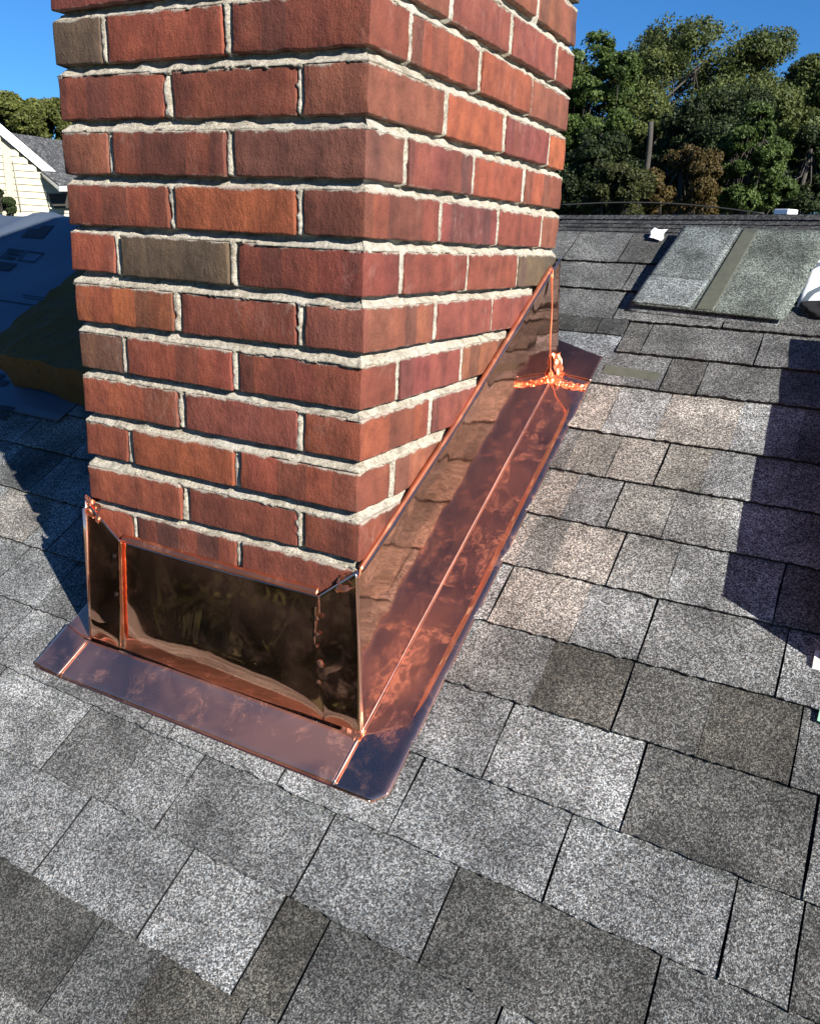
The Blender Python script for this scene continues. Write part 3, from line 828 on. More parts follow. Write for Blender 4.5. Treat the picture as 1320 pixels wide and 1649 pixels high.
# corner tabs wrapping onto the front
def tabp(side, w_, ztop, seed, flare):
    pts = []
    for i in range(17):
        u = i / 16; zt = ztop + (-.7035 - ztop) * u
        zb = Z0 + SLOPE * (YF - .001) + FN; row = []
        for j in range(31):
            v = j / 30; z = zt + (zb - zt) * v
            xo = (XRT + (XR - XRT) * v) if side > 0 else (XLT + (XL - XLT) * v)
            x = xo - side * w_ * u
            y = lerp(-.0076, YF - .0012, v) + .0014 * mnoise.noise(Vector((x * 22, z * 13, seed))) * math.sin(math.pi * u)
            y -= .0016 * math.exp(-(((v - .88) / .06) ** 2)) * flare * math.sin(math.pi * u) * .4
            row.append(Vector((x, y, z)))
        pts.append(row)
    o = link('corner_tab', grid_mesh('corner_tab', pts), M_COPPER_A, fl); solidify(o, .0006, 1 if side < 0 else -1); return o
tabp(-1, .075, -.646, 1., 3.)
tabp(1, .066, -.649, 8., 3.)
M_EDGE = copper_mat('highlight_copper_edge', rough=.22, smudge=.2, sm_rough=.1, wave=.3, tint=(.95, .66, .55), haze=.3, seed=4.)  # paler tint puts the bright sky highlight along the folds into the copper
tube('fold_edge', [rp(XR - .0002, -.014 + .752 * i / 60, FN + .0010) for i in range(61)], .0014, M_EDGE, fl, 6)
tube('fold_edge', [rp(XR + (.024 - XR) * 0 - .0 * i, YF - .065 * i / 10, FN + .0022) for i in range(11)], .0010, M_EDGE, fl, 6)
tube('fold_edge', [rp(XL - .003 * i / 10, YF - .064 * i / 10, FN + .0018) for i in range(11)], .0010, M_EDGE, fl, 6)
# vertical seams
def bead(name, x, z0, z1, r, mat, y=-.0165, seed=0.):
    n = 40; pts = [Vector((x + .0012 * mnoise.noise(Vector((i * .4, seed, 0))), y, z1 + (z0 - z1) * (1 - i / n) * 1.0)) for i in range(n + 1)]
    pts = [Vector((p.x, y + .004 * ((p.z - z0) / (z1 - z0)), p.z)) for p in pts]
    return tube(name, pts, r, mat, fl, 6, taper=[r * (1 + .5 * mnoise.noise(Vector((i * .9, seed, 5)))) for i in range(n + 1)])
def strip(x, z0, z1, w_, mat, name, y0, y1, seed):
    pts = []
    for i in range(41):
        t_ = i / 40; z = z1 + (z0 - z1) * t_; yy = y0 + (y1 - y0) * t_; c = x + .0010 * mnoise.noise(Vector((i * .3, seed, 0)))
        ww = w_ * (1 + .25 * mnoise.noise(Vector((i * .5, seed, 7)))) * (1 - .5 * max(0, t_ - .92) / .08)
        pts.append([Vector((c - ww / 2, yy, z)), Vector((c - ww * .2, yy - .0016, z)), Vector((c + ww * .15, yy - .0006, z)), Vector((c + ww / 2, yy - .0018, z))])
    o = link(name, grid_mesh(name, pts), mat, fl); solidify(o, .0005)
    return o
strip(-.4495, -.880, -.702, .0085, M_COPPER_R, 'seam_edge', -.0100, -.0185, 1.)
bead('solder_seam', -.0605, -.86, -.72, .0010, M_SOLDER, -.0165, 3.)
tube('corner_fold', [Vector((lerp(XR, XRT, i / 12), lerp(YF, -.0075, i / 12) - .0008, lerp(-.908, -.651, i / 12))) for i in range(13)], .0012, M_EDGE, fl, 6)
tube('corner_fold', [Vector((lerp(XL, XLT, i / 12), lerp(YF, -.0075, i / 12) - .0008, lerp(-.908, -.648, i / 12))) for i in range(13)], .0012, M_EDGE, fl, 6)
# solder blots beside the right seam and rivet holes beside the left
def blot(name, c, r, mat, seed, flat=.3, nrm=Vector((0, -1, 0))):
    bm = bmesh.new(); bmesh.ops.create_icosphere(bm, subdivisions=3, radius=r)
    for v in bm.verts:
        v.co *= 1 + .55 * mnoise.noise(v.co * (2.2 / r) * .5 + Vector((seed, 0, 0))) + .25 * mnoise.noise(v.co * (3.0 / r) + Vector((0, seed, 0)))
        d = v.co.dot(nrm); v.co -= nrm * d * (1 - flat)
    me = bpy.data.meshes.new(name); bm.to_mesh(me); bm.free(); me.polygons.foreach_set('use_smooth', [True] * len(me.polygons))
    o = link(name, me, mat, fl); o.matrix_parent_inverse = Matrix.Translation(fl.location).inverted(); o.location = c; return o
for i, (x, z, r) in enumerate(((-.050, -.807, .0055), (-.052, -.838, .0036), (-.056, -.735, .0032), (-.055, -.76, .0030), (-.056, -.78, .0026))):
    blot('solder_blot', Vector((x, -.0165, z)), r, M_SOLDER, i * 3., .25)
M_HOLE = plain('rivet_dark', (.02, .012, .01), .5, .5)
for x, z in ((-.463, -.731), (-.465, -.801)): blot('rivet', Vector((x, -.0135, z)), .0042, M_HOLE, 1., .4)
# crumpled top corners
def crumple(name, pts0, amp, mat, seed, f=60, th=.0006):
    pts = [[p + Vector((mnoise.noise(p * f + Vector((seed, 0, 0))), mnoise.noise(p * f + Vector((0, seed, 5))), mnoise.noise(p * f + Vector((5, 0, seed))))) * amp for p in row] for row in pts0]
    o = link(name, grid_mesh(name, pts, False), mat, fl); solidify(o, th); return o
crumple('crimped_corner', [[Vector((XLT - .004 + .034 * i / 14, -.012 + .009 * (j / 12), -.668 + .030 * j / 12 - .014 * i / 14)) for j in range(13)] for i in range(15)], .0045, M_COPPER_R, 2., 130)
crumple('crimped_corner', [[Vector((XRT + .001 - .034 * i / 14, -.012 + .008 * (j / 12), -.674 + .026 * j / 12 - .016 * i / 14)) for j in range(13)] for i in range(15)], .0040, M_COPPER_R, 6., 130)
crumple('crimped_corner', [[Vector((XR - .032 + .034 * i / 12, YF - .002 - .012 * j / 10, Z0 + SLOPE * (YF - .016 * j / 10) + FN + .006 * (1 - j / 10))) for j in range(11)] for i in range(13)], .0016, M_COPPER_R, 9., 150)
# creased star where the side flashing meets the back pan
# soldered crease across the flange
pts0 = []
for i in range(41):
    u = i / 40; x = XR + (.103 - XR) * u; row = []
    yc = .722 - .028 * math.sin(u * math.pi * .62) + .012 * u
    for j in range(9):
        v = (j / 8 - .5); y = yc + v * .020 * (1 + .8 * math.exp(-u * 8))
        n = FN + .0045 * (1 - abs(v) * 2) * (1 + 3.0 * math.exp(-u * 9)) - .0005
        row.append(rp(x, y, n))
    pts0.append(row)
crumple('crimped_crease', pts0, .0034, M_COPPER_R, 4., 190)
crumple('crimped_crease', [[Vector((XR + .002 + .012 * (1 - j / 8) + .006 * (i / 10 - .5), .705 + .030 * i / 10, rp(0, .72, FN).z + .050 * j / 8)) for j in range(9)] for i in range(11)], .0050, M_COPPER_R, 7., 110)
# vertical crease of the far end
tube('crease', [Vector((XR + (XRT - XR) * (i / 12) * .92 + .0004, .700 + .002 * math.sin(i), rp(0, .70, FN).z + .225 * (i / 12))) for i in range(13)], .0011, M_COPPER_R, fl, 6)
# back pan flange, its dark reflection put into a darker copper tint
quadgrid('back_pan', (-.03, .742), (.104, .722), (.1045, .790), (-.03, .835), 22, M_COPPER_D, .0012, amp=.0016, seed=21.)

# ================================================================== OTHER THINGS ON THE ROOF
# skylight on the right whose shade falls over the shingles
skl = empty('skylight', rp(.9, .55)); tag(skl, 'dark brown skylight curb standing on the shingles at the right edge', 'skylight')
M_BROWN = plain('brown_metal', (.06, .040, .030), .45, .3, 20, .3)
X0, X1, Y0, Y1, H = .592, 1.25, .262, .835, .132
def rbox(name, xa, xb, ya, yb, na, nb, mat, parent):
    vz = nb
    lo = [rp(xa, ya, 0), rp(xb, ya, 0), rp(xb, yb, 0), rp(xa, yb, 0)]
    lo = [p + Vector((0, 0, na)) for p in lo]; return prism(name, lo, nb - na, mat, parent, Vector((0, 0, 1)))
rbox('curb', X0, X0 + .05, Y0, Y1, .0, H, M_BROWN, skl); rbox('curb', X1 - .05, X1, Y0, Y1, .0, H, M_BROWN, skl)
rbox('curb', X0 + .051, X1 - .051, Y0, Y0 + .05, .0, H, M_BROWN, skl); rbox('curb', X0 + .051, X1 - .051, Y1 - .05, Y1, .0, H, M_BROWN, skl)
tg = NT('skylight_glass'); tg.set(Base_Color=(.05, .06, .07), Roughness=.05); tg.b.inputs['Metallic'].default_value = 0
rbox('glass_pane', X0 + .051, X1 - .051, Y0 + .051, Y1 - .051, H - .02, H - .008, tg.m, skl)
rbox('corner_cap', X0 - .006, X0 + .045, Y0 - .010, Y0 + .012, .0, .014, M_FASCIA, skl)

# loose shingles lying at the ridge
def loose_sheet(name, FLp, FRp, BRp, BLp, n0, n1, bend, mat, tone, label, th=.004):
    pts = []
    NI, NJ = 24, 16
    for i in range(NI + 1):
        row = []
        for j in range(NJ + 1):
            u, v = i / NI, j / NJ
            x = (1 - v) * lerp(FLp[0], FRp[0], u) + v * lerp(BLp[0], BRp[0], u)
            y = (1 - v) * lerp(FLp[1], FRp[1], u) + v * lerp(BLp[1], BRp[1], u)
            n = lerp(n0, n1, v) + bend * math.sin(math.pi * u) + .0015 * mnoise.noise(Vector((x * 12, y * 12, n0 * 90)))
            row.append(rp(x, y, n))
        pts.append(row)
    me = grid_mesh(name, pts, True)
    o = link(name, me, mat, None); solidify(o, th, -1); o.color = tone
    return o
root = empty('loose_shingle', rp(.29, 1.1, .02)); tag(root, 'upper loose grey shingle with an olive sealant stripe lying flat on the ridge', 'shingle')
def lsheet(name, a, b, c, d, n, mat, tone, th=.004, dn=0., front=.0):
    pts = []
    for i in range(13):
        row = []
        for j in range(17):
            u, v = i / 12, j / 16
            x = (1 - v) * lerp(a[0], b[0], u) + v * lerp(d[0], c[0], u); y = (1 - v) * lerp(a[1], b[1], u) + v * lerp(d[1], c[1], u)
            row.append(rp(x, y, n + dn * v + .0012 * mnoise.noise(Vector((x * 9, y * 9, 2)))))
        pts.append(row)
    o = link(name, grid_mesh(name, pts), mat, root); solidify(o, th, 1); o.color = tone; return o
LS = .026
# plan positions nudged toward the camera for the sheet's height
lsheet('shingle_sheet', (.112, .945), (.425, .932), (.475, 1.228), (.150, 1.222), LS, M_SHINGLE, (.125, .142, .128, 1), .005)
lsheet('shingle_tab', (.113, .946), (.238, .941), (.255, 1.030), (.124, 1.036), LS + .0045, M_SHINGLE, (.165, .18, .185, 1), .0042)
lsheet('shingle_tab', (.125, 1.038), (.256, 1.033), (.277, 1.220), (.151, 1.222), LS + .0045, M_SHINGLE, (.135, .15, .152, 1), .0042)
lsheet('sealant_stripe', (.250, .940), (.286, .939), (.316, 1.218), (.284, 1.220), LS + .0022, M_SEAL, (1, 1, 1, 1), .0018)
root2 = empty('loose_shingle', rp(.29, 1.1, .006)); tag(root2, 'lower loose shingle showing a thin edge beneath the striped one on the ridge', 'shingle')
_r = root; root = root2
lsheet('shingle_sheet', (.103, .940), (.412, .924), (.460, 1.215), (.140, 1.215), LS - .0145, M_SHINGLE, g(.15, -.3), .005)
root = _r

# white paper scrap
M_PAPER = plain('white_paper', (.80, .78, .80), .8, 0, 40, .06)
pts = [[rp(.074 + .034 * i / 10 + .002 * math.sin(j), 1.196 + .040 * j / 8 - .006 * i / 10, .012 + +.002 * math.sin(i * .55 + j * .3) + .002 * mnoise.noise(Vector((i * .5, j * .5, 0)))) for j in range(9)] for i in range(11)]
o = link('paper_scrap', grid_mesh('paper_scrap', pts), M_PAPER); solidify(o, .0006); tag(o, 'small torn white paper scrap tucked beside the loose shingles on the ridge', 'paper')
# white wrapper with dark print, right edge
def wrapper_mat():
    t = NT('white_wrapper'); p = t.pos()
    c = t.mix(t.noise(p, 12, 3), (.62, .66, .70), (.80, .82, .84))
    wv = t.new('ShaderNodeTexWave'); wv.inputs['Scale'].default_value = 7.5; wv.inputs['Distortion'].default_value = 1.5; wv.bands_direction = 'DIAGONAL'
    t.ln(t.mapping(p, (1.2, -1.0, 0)), wv.inputs['Vector'])
    c = t.mix(t.ramp(wv.outputs[0], [(.86, 0), (.92, 1)]), c, (.09, .11, .13)); t.set(Base_Color=c, Roughness=.35); return t.m
pts = []
for i in range(17):
    row = []
    for j in range(15):
        u, v = i / 16, j / 14
        x = lerp(lerp(.437, .455, v), .62, u); y = lerp(.990 - .012 * u, 1.215, v)
        n = .018 + .007 * mnoise.noise(Vector((x * 14, y * 14, 4))) + .005 * math.sin(u * 9 + v * 3) - .020 * max(0, .12 - v) / .12
        row.append(rp(x, y, n))
    pts.append(row)
o = link('plastic_wrapper', grid_mesh('plastic_wrapper', pts), wrapper_mat()); solidify(o, .0008); tag(o, 'crumpled white plastic wrapper with dark stripes beside the loose shingles', 'wrapper')
# black glove-like rag under it
bm = bmesh.new(); bmesh.ops.create_icosphere(bm, subdivisions=4, radius=1)
for v in bm.verts:
    c = v.co.copy(); v.co = c * (1 + .35 * mnoise.noise(c * 1.7 + Vector((3, 1, 0)))); v.co = Vector((v.co.x * .050, v.co.y * .026, max(-.010, v.co.z * .013)))
me = bpy.data.meshes.new('black_rag'); bm.to_mesh(me); bm.free(); me.polygons.foreach_set('use_smooth', [True] * len(me.polygons))
o = link('black_rag', me, plain('black_cloth', (.008, .008, .009), .9)); o.location = rp(.497, .985, .014); o.rotation_euler = (TH, 0, 0); tag(o, 'black crumpled rag poking out under the white wrapper', 'rag')
# mint tag
tgp = rp(.600, .205, .008)
tagr = empty('mint_tag', tgp); tag(tagr, 'small mint green paper tag lying on pale shingles at the right edge', 'tag')
M_MINT = plain('mint_paper', (.33, .66, .48), .6, 0, 30, .05)
roof_q = lambda n0, pts_, h, m, nm: prism(nm, [rp(x, y, n0) for x, y in pts_], h, m, tagr, NRM)
roof_q(.0095, [(.603, .186), (.650, .180), (.652, .224), (.605, .229)], .0006, M_MINT, 'tag_card')
roof_q(.0103, [(.609, .214), (.614, .209), (.616, .211), (.611, .216)], .0002, plain('tag_ink', (.02, .05, .04), .6), 'tag_mark')

# ---- synthetic underlayment on the left
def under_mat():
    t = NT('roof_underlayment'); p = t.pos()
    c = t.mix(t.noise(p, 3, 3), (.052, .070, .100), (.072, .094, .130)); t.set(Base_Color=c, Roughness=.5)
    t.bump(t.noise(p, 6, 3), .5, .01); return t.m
M_UND = under_mat()
def upt(x, y):
    n = .012 + .006 * mnoise.noise(Vector((x * 3.2, y * 5.1, 8)))
    d = y - ridge_y(x)
    w1 = math.exp(-(((x + 2.02) - .7 * (y - 1.2)) / .05) ** 2) * .02 + math.exp(-(((x + 2.35) - .9 * (y - 1.2)) / .06) ** 2) * .018
    if d <= 0: return rp(x, y, n + w1)
    return backp(x, d, n + w1)
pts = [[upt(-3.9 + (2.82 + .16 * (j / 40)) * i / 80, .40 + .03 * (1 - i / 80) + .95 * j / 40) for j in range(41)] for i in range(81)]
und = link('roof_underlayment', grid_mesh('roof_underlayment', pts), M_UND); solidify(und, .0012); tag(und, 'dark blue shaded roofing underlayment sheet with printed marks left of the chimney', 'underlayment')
M_INK = plain('print_ink', (.006, .006, .008), .6)
M_INK2 = plain('print_ink_maroon', (.014, .006, .008), .6)
def uflat(polys, nm, mat, lift=.0022):
    vs, fs = [], []
    for poly in polys:
        b = len(vs)
        for x, y in poly: vs.append(upt(x, y) + NRM * (.0012 + lift))
        fs.append(tuple(range(b, b + len(poly))))
    me = mesh(nm, vs, fs); bm = bmesh.new(); bm.from_mesh(me); bmesh.ops.recalc_face_normals(bm, faces=bm.faces)
    for f in bm.faces:
        if f.normal.dot(NRM) < 0: f.normal_flip()
    bm.to_mesh(me); bm.free()
    return link(nm, me, mat, und)
def roofpt(px, py, n=.014):
    r = ray(px, py); m_ = SLOPE; z0 = Z0 + n / math.cos(TH)
    t_ = (z0 + m_ * CAM.y - CAM.z) / (r.z - m_ * r.y); q = CAM + r * t_; return (q.x, q.y)
PQ = lambda *a: [roofpt(*q) for q in a]
def stroke(a, b, w_):
    a = Vector(a); b = Vector(b); d = (b - a).normalized(); n_ = Vector((-d.y, d.x)) * w_ / 2; a = a - d * w_ / 2; b = b + d * w_ / 2
    return [tuple(a + n_), tuple(b + n_), tuple(b - n_), tuple(a - n_)]
# "20" in outlined squared digits (plan frame fitted to the sheet)
def glyph(paths, ox, oy, ex, ey, w_):
    out = []
    for pth in paths:
        for a, b in zip(pth[:-1], pth[1:]):
            A = Vector((ox[0] + ex[0] * a[0] + ey[0] * a[1], ox[1] + ex[1] * a[0] + ey[1] * a[1])); B = Vector((ox[0] + ex[0] * b[0] + ey[0] * b[1], ox[1] + ex[1] * b[0] + ey[1] * b[1]))
            out.append(stroke(A, B, w_))
    return out
o20 = Vector(roofpt(3, 413)); ex = Vector(roofpt(30, 416)) - o20; ey = Vector(roofpt(19, 400)) - o20
G2 = [[(0, 1), (.9, 1), (.9, .45), (.25, .45), (.25, .18), (.85, .18), (.85, 0), (.05, 0), (.05, .6), (.7, .6), (.7, .82), (0, .82), (0, 1)]]
G0 = [[(1.1, 1), (2.0, 1), (2.0, 0), (1.1, 0), (1.1, 1)]]
uflat(glyph(G2 + G0, o20, None, ex, ey, .0045), 'printed_number', M_INK)
for poly in (PQ((37, 381), (73, 383), (86, 368), (52, 367)), PQ((60, 371), (78, 372), (92, 362), (72, 361))):
    uflat([poly], 'printed_block', M_INK2)
uflat([PQ((0, 432), (18, 433), (31, 422), (0, 419))], 'printed_block', M_INK2, .0022)
uflat([PQ((-8, 618), (12, 620), (22, 612), (-2, 609))], 'printed_block', M_INK2)
uflat([PQ((-8, 606), (8, 608), (15, 601), (-8, 598))], 'printed_block', M_INK2)
uflat([PQ((-5, 668), (8, 671), (20, 663), (-2, 660)), PQ((0, 657), (22, 659), (30, 653), (6, 650))], 'printed_block', M_INK2)
uflat([PQ((0, 482.5), (80, 492.5), (80, 491), (0, 481)), PQ((40, 474), (85, 479), (85, 478), (40, 473)), PQ((42, 478), (84, 483), (84, 482), (42, 477))], 'printed_line', M_INK)

# ---- foam roofing pad in the chimney's shade
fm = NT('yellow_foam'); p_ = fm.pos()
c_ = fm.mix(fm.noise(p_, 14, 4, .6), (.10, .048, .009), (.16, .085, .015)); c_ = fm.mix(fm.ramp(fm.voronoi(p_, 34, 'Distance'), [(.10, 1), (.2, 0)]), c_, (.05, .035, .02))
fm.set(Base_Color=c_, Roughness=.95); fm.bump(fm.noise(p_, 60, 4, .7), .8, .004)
A_ = Vector(roofpt(30, 622, .008)); B_ = Vector(roofpt(150, 655, .008)); ab = (B_ - A_).normalized(); bc = Vector((-ab.y, ab.x))
padpts = [A_, A_ + ab * .62, A_ + ab * .62 + bc * .50, A_ + bc * .50 - ab * .04]
bm = bmesh.new(); bmesh.ops.create_grid(bm, x_segments=18, y_segments=14, size=1)
def pad_at(u, v, n):
    q = padpts[0] * (1 - u) * (1 - v) + padpts[1] * u * (1 - v) + padpts[2] * u * v + padpts[3] * (1 - u) * v; return rp(q.x, q.y, n)
bm.free()
vs, fs = [], []
NU, NV, NH = 22, 18, 5
bm = bmesh.new()
def face_grid(fn, a, b):
    g_ = [[bm.verts.new(fn(i / a, j / b)) for j in range(b + 1)] for i in range(a + 1)]
    for i in range(a):
        for j in range(b): bm.faces.new((g_[i][j], g_[i + 1][j], g_[i + 1][j + 1], g_[i][j + 1]))
PH = .105
def rough_(p): return p + Vector((mnoise.noise(p * 21), mnoise.noise(p * 21 + Vector((4, 0, 0))), mnoise.noise(p * 21 + Vector((0, 4, 0))))) * .010
lean = -.045
def pp(u, v, h):
    q = pad_at(u, v, .016 + PH * h); sx = (1 - u * 2) * lean * h; return rough_(q + Vector((ab.x * sx, ab.y * sx, 0)))
face_grid(lambda u, v: pp(u, v, 1), NU, NV); face_grid(lambda u, v: pp(u, v, 0), NU, NV)
face_grid(lambda u, v: pp(u, 0, v), NU, NH); face_grid(lambda u, v: pp(u, 1, v), NU, NH); face_grid(lambda u, v: pp(0, u, v), NV, NH); face_grid(lambda u, v: pp(1, u, v), NV, NH)
bmesh.ops.remove_doubles(bm, verts=bm.verts, dist=.0008); bmesh.ops.recalc_face_normals(bm, faces=bm.faces)
me = bpy.data.meshes.new('foam_pad'); bm.to_mesh(me); bm.free()
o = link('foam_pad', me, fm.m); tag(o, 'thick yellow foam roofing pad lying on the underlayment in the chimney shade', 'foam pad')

# ================================================================== NEIGHBOUR HOUSE (left)
house = empty('neighbour_house', at_dist(40, 350, 18.) + Vector((0, 0, -3))); tag(house, 'cream clapboard house with white rake board and dark grey shingle roof', 'house')
M_CREAM = plain('cream_siding', (.60, .54, .37), .6, 0, 1.5, .06)
M_TRIM = plain('white_trim', (.68, .68, .66), .5, 0, 2, .05)
HD = 18.0
hc = at_dist(50, 300, HD); vdir = Vector((hc.x - CAM.x, hc.y - CAM.y, 0)).normalized()
hr = Vector((vdir.y, -vdir.x, 0)); hr = (Matrix.Rotation(math.radians(3), 3, 'Z') @ hr)
hn = Vector((-hr.y, hr.x, 0)); hn = hn if hn.dot(vdir) < 0 else -hn   # faces the camera
def hp(px, py, off=0.0):
    r = ray(px, py); o0 = hc + hn * off; t_ = (o0 - CAM).dot(hn) / r.dot(hn); return CAM + r * t_
def hl(px, py):            # local coordinates on the wall plane
    q = hp(px, py) - hc; return q.dot(hr), q.z
def hw(u, z, off=0.0): return hc + hr * u + Vector((0, 0, z)) + hn * off
uL, _ = hl(-60, 300); uR, _ = hl(140, 300); (ra, za) = hl(0, 216); (rb, zb_) = hl(108, 308)
sl = (zb_ - za) / (rb - ra)
rake_z = lambda u: za + sl * (u - ra)
zbot = -4.8
prism('gable_wall', [hw(uL - 1, zbot, -.25), hw(uR + .6, zbot, -.25), hw(uR + .6, rake_z(uR + .6), -.25), hw(uL - 1, rake_z(uL - 1), -.25)], .2, M_CREAM, house, hn)
ex_ = .118; z = hl(50, 372)[1]
stp_ = hl(16, 300)[0]; sw = .07
while z < rake_z(uL):
    umax = min(uR, ra + (z + ex_ - za) / sl)
    if umax > uL + .2:
        for a, b in ((uL, stp_ - sw), (stp_ + sw, umax)):
            if b <= a + .05: continue
            prism('siding_board', [hw(a, z, .0), hw(b, z, .0), hw(b, z, .030), hw(a, z, .030), ][:4] if False else [hw(a, z, .026), hw(b, z, .026), hw(b, z + ex_ - .004, .002), hw(a, z + ex_ - .004, .002)], .012, M_CREAM, house, hn)
    z += ex_
prism('trim_strip', [hw(stp_ - sw + .005, hl(16, 372)[1], .03), hw(stp_ + sw - .005, hl(16, 372)[1], .03), hw(stp_ + sw - .005, hl(16, 244)[1], .03), hw(stp_ - sw + .005, hl(16, 244)[1], .03)], .03, M_CREAM, house, hn)
u_ = hl(30, 300)[0]
tube('conduit', [hw(u_ - .05, hl(30, 260)[1], .06), hw(u_, hl(30, 340)[1], .06)], .012, plain('conduit_grey', (.45, .42, .34), .5), house, 6)
# rake board
wv_ = .19
prism('rake_board', [hw(uL - 1, rake_z(uL - 1) - .01, .03), hw(uR + .6, rake_z(uR + .6) - .01, .03), hw(uR + .6, rake_z(uR + .6) + wv_, .03), hw(uL - 1, rake_z(uL - 1) + wv_, .03)], .05, M_TRIM, house, hn)
M_HROOF = granule_mat('house_roof_shingle', fixed=(.10, .10, .105), scale=.08)
# roof slope behind the rake, ridge receding to the right
q = [hw(hl(-40, 180)[0], rake_z(hl(-40, 180)[0]) + wv_ - .03, -.02), hw(uR + .6, rake_z(uR + .6) + wv_ - .03, -.02)]
t1, t2 = hp(22, 221, -3.5), hp(140, 234, -3.5)
q0 = hw(hl(18, 216)[0], rake_z(hl(18, 216)[0]) + wv_ - .02, -.02)
prism('roof', [q0, q[1], t2, t1], .03, M_HROOF, house)
# little porch roof with white gutter over a dark panel coloured as its shade
prism('porch_roof', [hp(66, 276, .1), hp(116, 280, .1), hp(118, 299, .7), hp(95, 299, .7)], .02, M_HROOF, house)
prism('porch_fascia', [hp(66, 277, .12), hp(95, 300, .72), hp(96, 308, .72), hp(70, 285, .12)], .02, M_TRIM, house, hn)
prism('gutter', [hp(95, 300, .74), hp(120, 300, .74), hp(120, 308, .74), hp(95, 308, .74)], .08, M_TRIM, house, hn)
prism('porch_shade_panel', [hp(75, 312, .1), hp(120, 312, .1), hp(120, 335, .1), hp(88, 335, .1)], .02, plain('porch_shade_brown', (.035, .03, .022), .8), house, hn)

# ================================================================== TREES
def tree(name, base_px, top_px, dist, width_px, crown_lo, mats, label, cat='tree', lobes=14, leaves=9000, lsize=.11, group=None, seed=1, shape=1.0, gap=.0, trunk_r=.22, lean=0.0, flat=.75):
    """base_px: x pixel of the axis; top_px: y pixel of the top; width in px at its distance"""
    leaves = int(leaves * 4.2); lobes = int(lobes * 1.8); lsize *= .66; shape *= .92
    rnd = np.random.default_rng(seed); pr_ = random.Random(seed)
    top = at_dist(base_px, top_px, dist); gz = -5.2
    base = Vector((top.x, top.y, gz)); Htot = top.z - gz
    pix = dist / FPX * 1.05; Rw = width_px * pix / 2
    lo = at_dist(base_px, crown_lo, dist).z
    root = empty(name, base); tag(root, label, cat, group)
    # trunk and limbs
    vs, fs = [], []
    def add_tube(pts, radii, seg=6):
        a, b = tube(None, pts, 1, None, seg=seg, taper=radii); k = len(vs); vs.extend(a); fs.extend(tuple(k + q for q in f) for f in b)
    cz = lo + (top.z - lo) * .45
    axis = [base + Vector((lean * t_ + pr_.uniform(-.1, .1) * t_, 0, (cz + (top.z - cz) * .6 - gz) * t_)) for t_ in np.linspace(0, 1, 7)]
    add_tube(axis, [trunk_r * (1 - .75 * t_) for t_ in np.linspace(0, 1, 7)], 8)
    centers = []
    rh = (top.z - lo) / 2; cc = Vector((base.x + lean * .5, base.y, lo + rh))
    for i in range(lobes):
        th = pr_.uniform(0, 2 * math.pi); ph = pr_.uniform(-.75, 1.0); rr = pr_.uniform(.35, .80)
        cxy = math.sqrt(max(0, 1 - ph * ph * .7)) * rr
        c = cc + Vector((math.cos(th) * cxy * Rw, math.sin(th) * cxy * Rw, ph * rh * .72))
        r_ = pr_.uniform(.22, .42) * min(Rw, rh * 1.2) * shape
        c.z = min(c.z, top.z - r_ * flat); centers.append((c, r_))
    centers.append((Vector((cc.x, cc.y, top.z - .3 * Rw * flat)), .3 * Rw))
    for c, r_ in centers:
        s = axis[pr_.randint(2, 6)]
        mid = s.lerp(c, .5) + Vector((pr_.uniform(-.3, .3), pr_.uniform(-.3, .3), -.25))
        add_tube([s, mid, c], [trunk_r * .16, trunk_r * .09, trunk_r * .02], 5)
        for _ in range(2):
            e = c + Vector((pr_.uniform(-1, 1), pr_.uniform(-1, 1), pr_.uniform(-.4, 1))).normalized() * r_ * .6
            add_tube([mid.lerp(c, .7), e], [trunk_r * .08, .008], 4)
    me = mesh('trunk', vs, fs, True); link('trunk', me, M_BARK, root)
    # leaves
    wts = np.array([r_ ** 2 for _, r_ in centers]); wts /= wts.sum()
    idx = rnd.choice(len(centers), leaves, p=wts)
    C = np.array([tuple(c) for c, _ in centers])[idx]; R = np.array([r_ for _, r_ in centers])[idx]
    d = rnd.normal(size=(leaves, 3)); d /= np.linalg.norm(d, axis=1, keepdims=True)
    # small tufts: snap directions to cluster seeds so gaps appear
    tuft = rnd.normal(size=(len(centers), 26, 3)); tuft /= np.linalg.norm(tuft, axis=2, keepdims=True)
    tk = rnd.integers(0, 26, leaves); td = tuft[idx, tk]
    d = td + d * .36; d /= np.linalg.norm(d, axis=1, keepdims=True)
    rad = R * (rnd.uniform(.55, 1.08, leaves)); d[:, 2] *= flat
    P = C + d * rad[:, None]
    P[:, 2] = np.minimum(P[:, 2], top.z + .1)
    a = rnd.normal(size=(leaves, 3)); a /= np.linalg.norm(a, axis=1, keepdims=True)
    nn = d * .8 + rnd.normal(size=(leaves, 3)) * .6; b = np.cross(nn, a); b /= np.linalg.norm(b, axis=1, keepdims=True) + 1e-9
    a = np.cross(b, nn); a /= np.linalg.norm(a, axis=1, keepdims=True) + 1e-9
    s = (rnd.uniform(.5, 1.25, leaves) * lsize)[:, None]
    V = np.stack([P - a * s, P - b * s * .55, P + a * s, P + b * s * .55], 1).reshape(-1, 3)
    me = bpy.data.meshes.new('crown'); me.vertices.add(len(V)); me.vertices.foreach_set('co', V.reshape(-1).astype(np.float32))
    me.loops.add(leaves * 4); me.loops.foreach_set('vertex_index', np.arange(leaves * 4, dtype=np.int32)); me.polygons.add(leaves)
    me.polygons.foreach_set('loop_start', np.arange(0, leaves * 4, 4, dtype=np.int32)); me.polygons.foreach_set('loop_total', np.full(leaves, 4, np.int32))
    me.update(); link('crown', me, mats, root)
    return root
G_OAK = leaf_mat('oak_leaves', (.040, .060, .016), (.13, .15, .042))
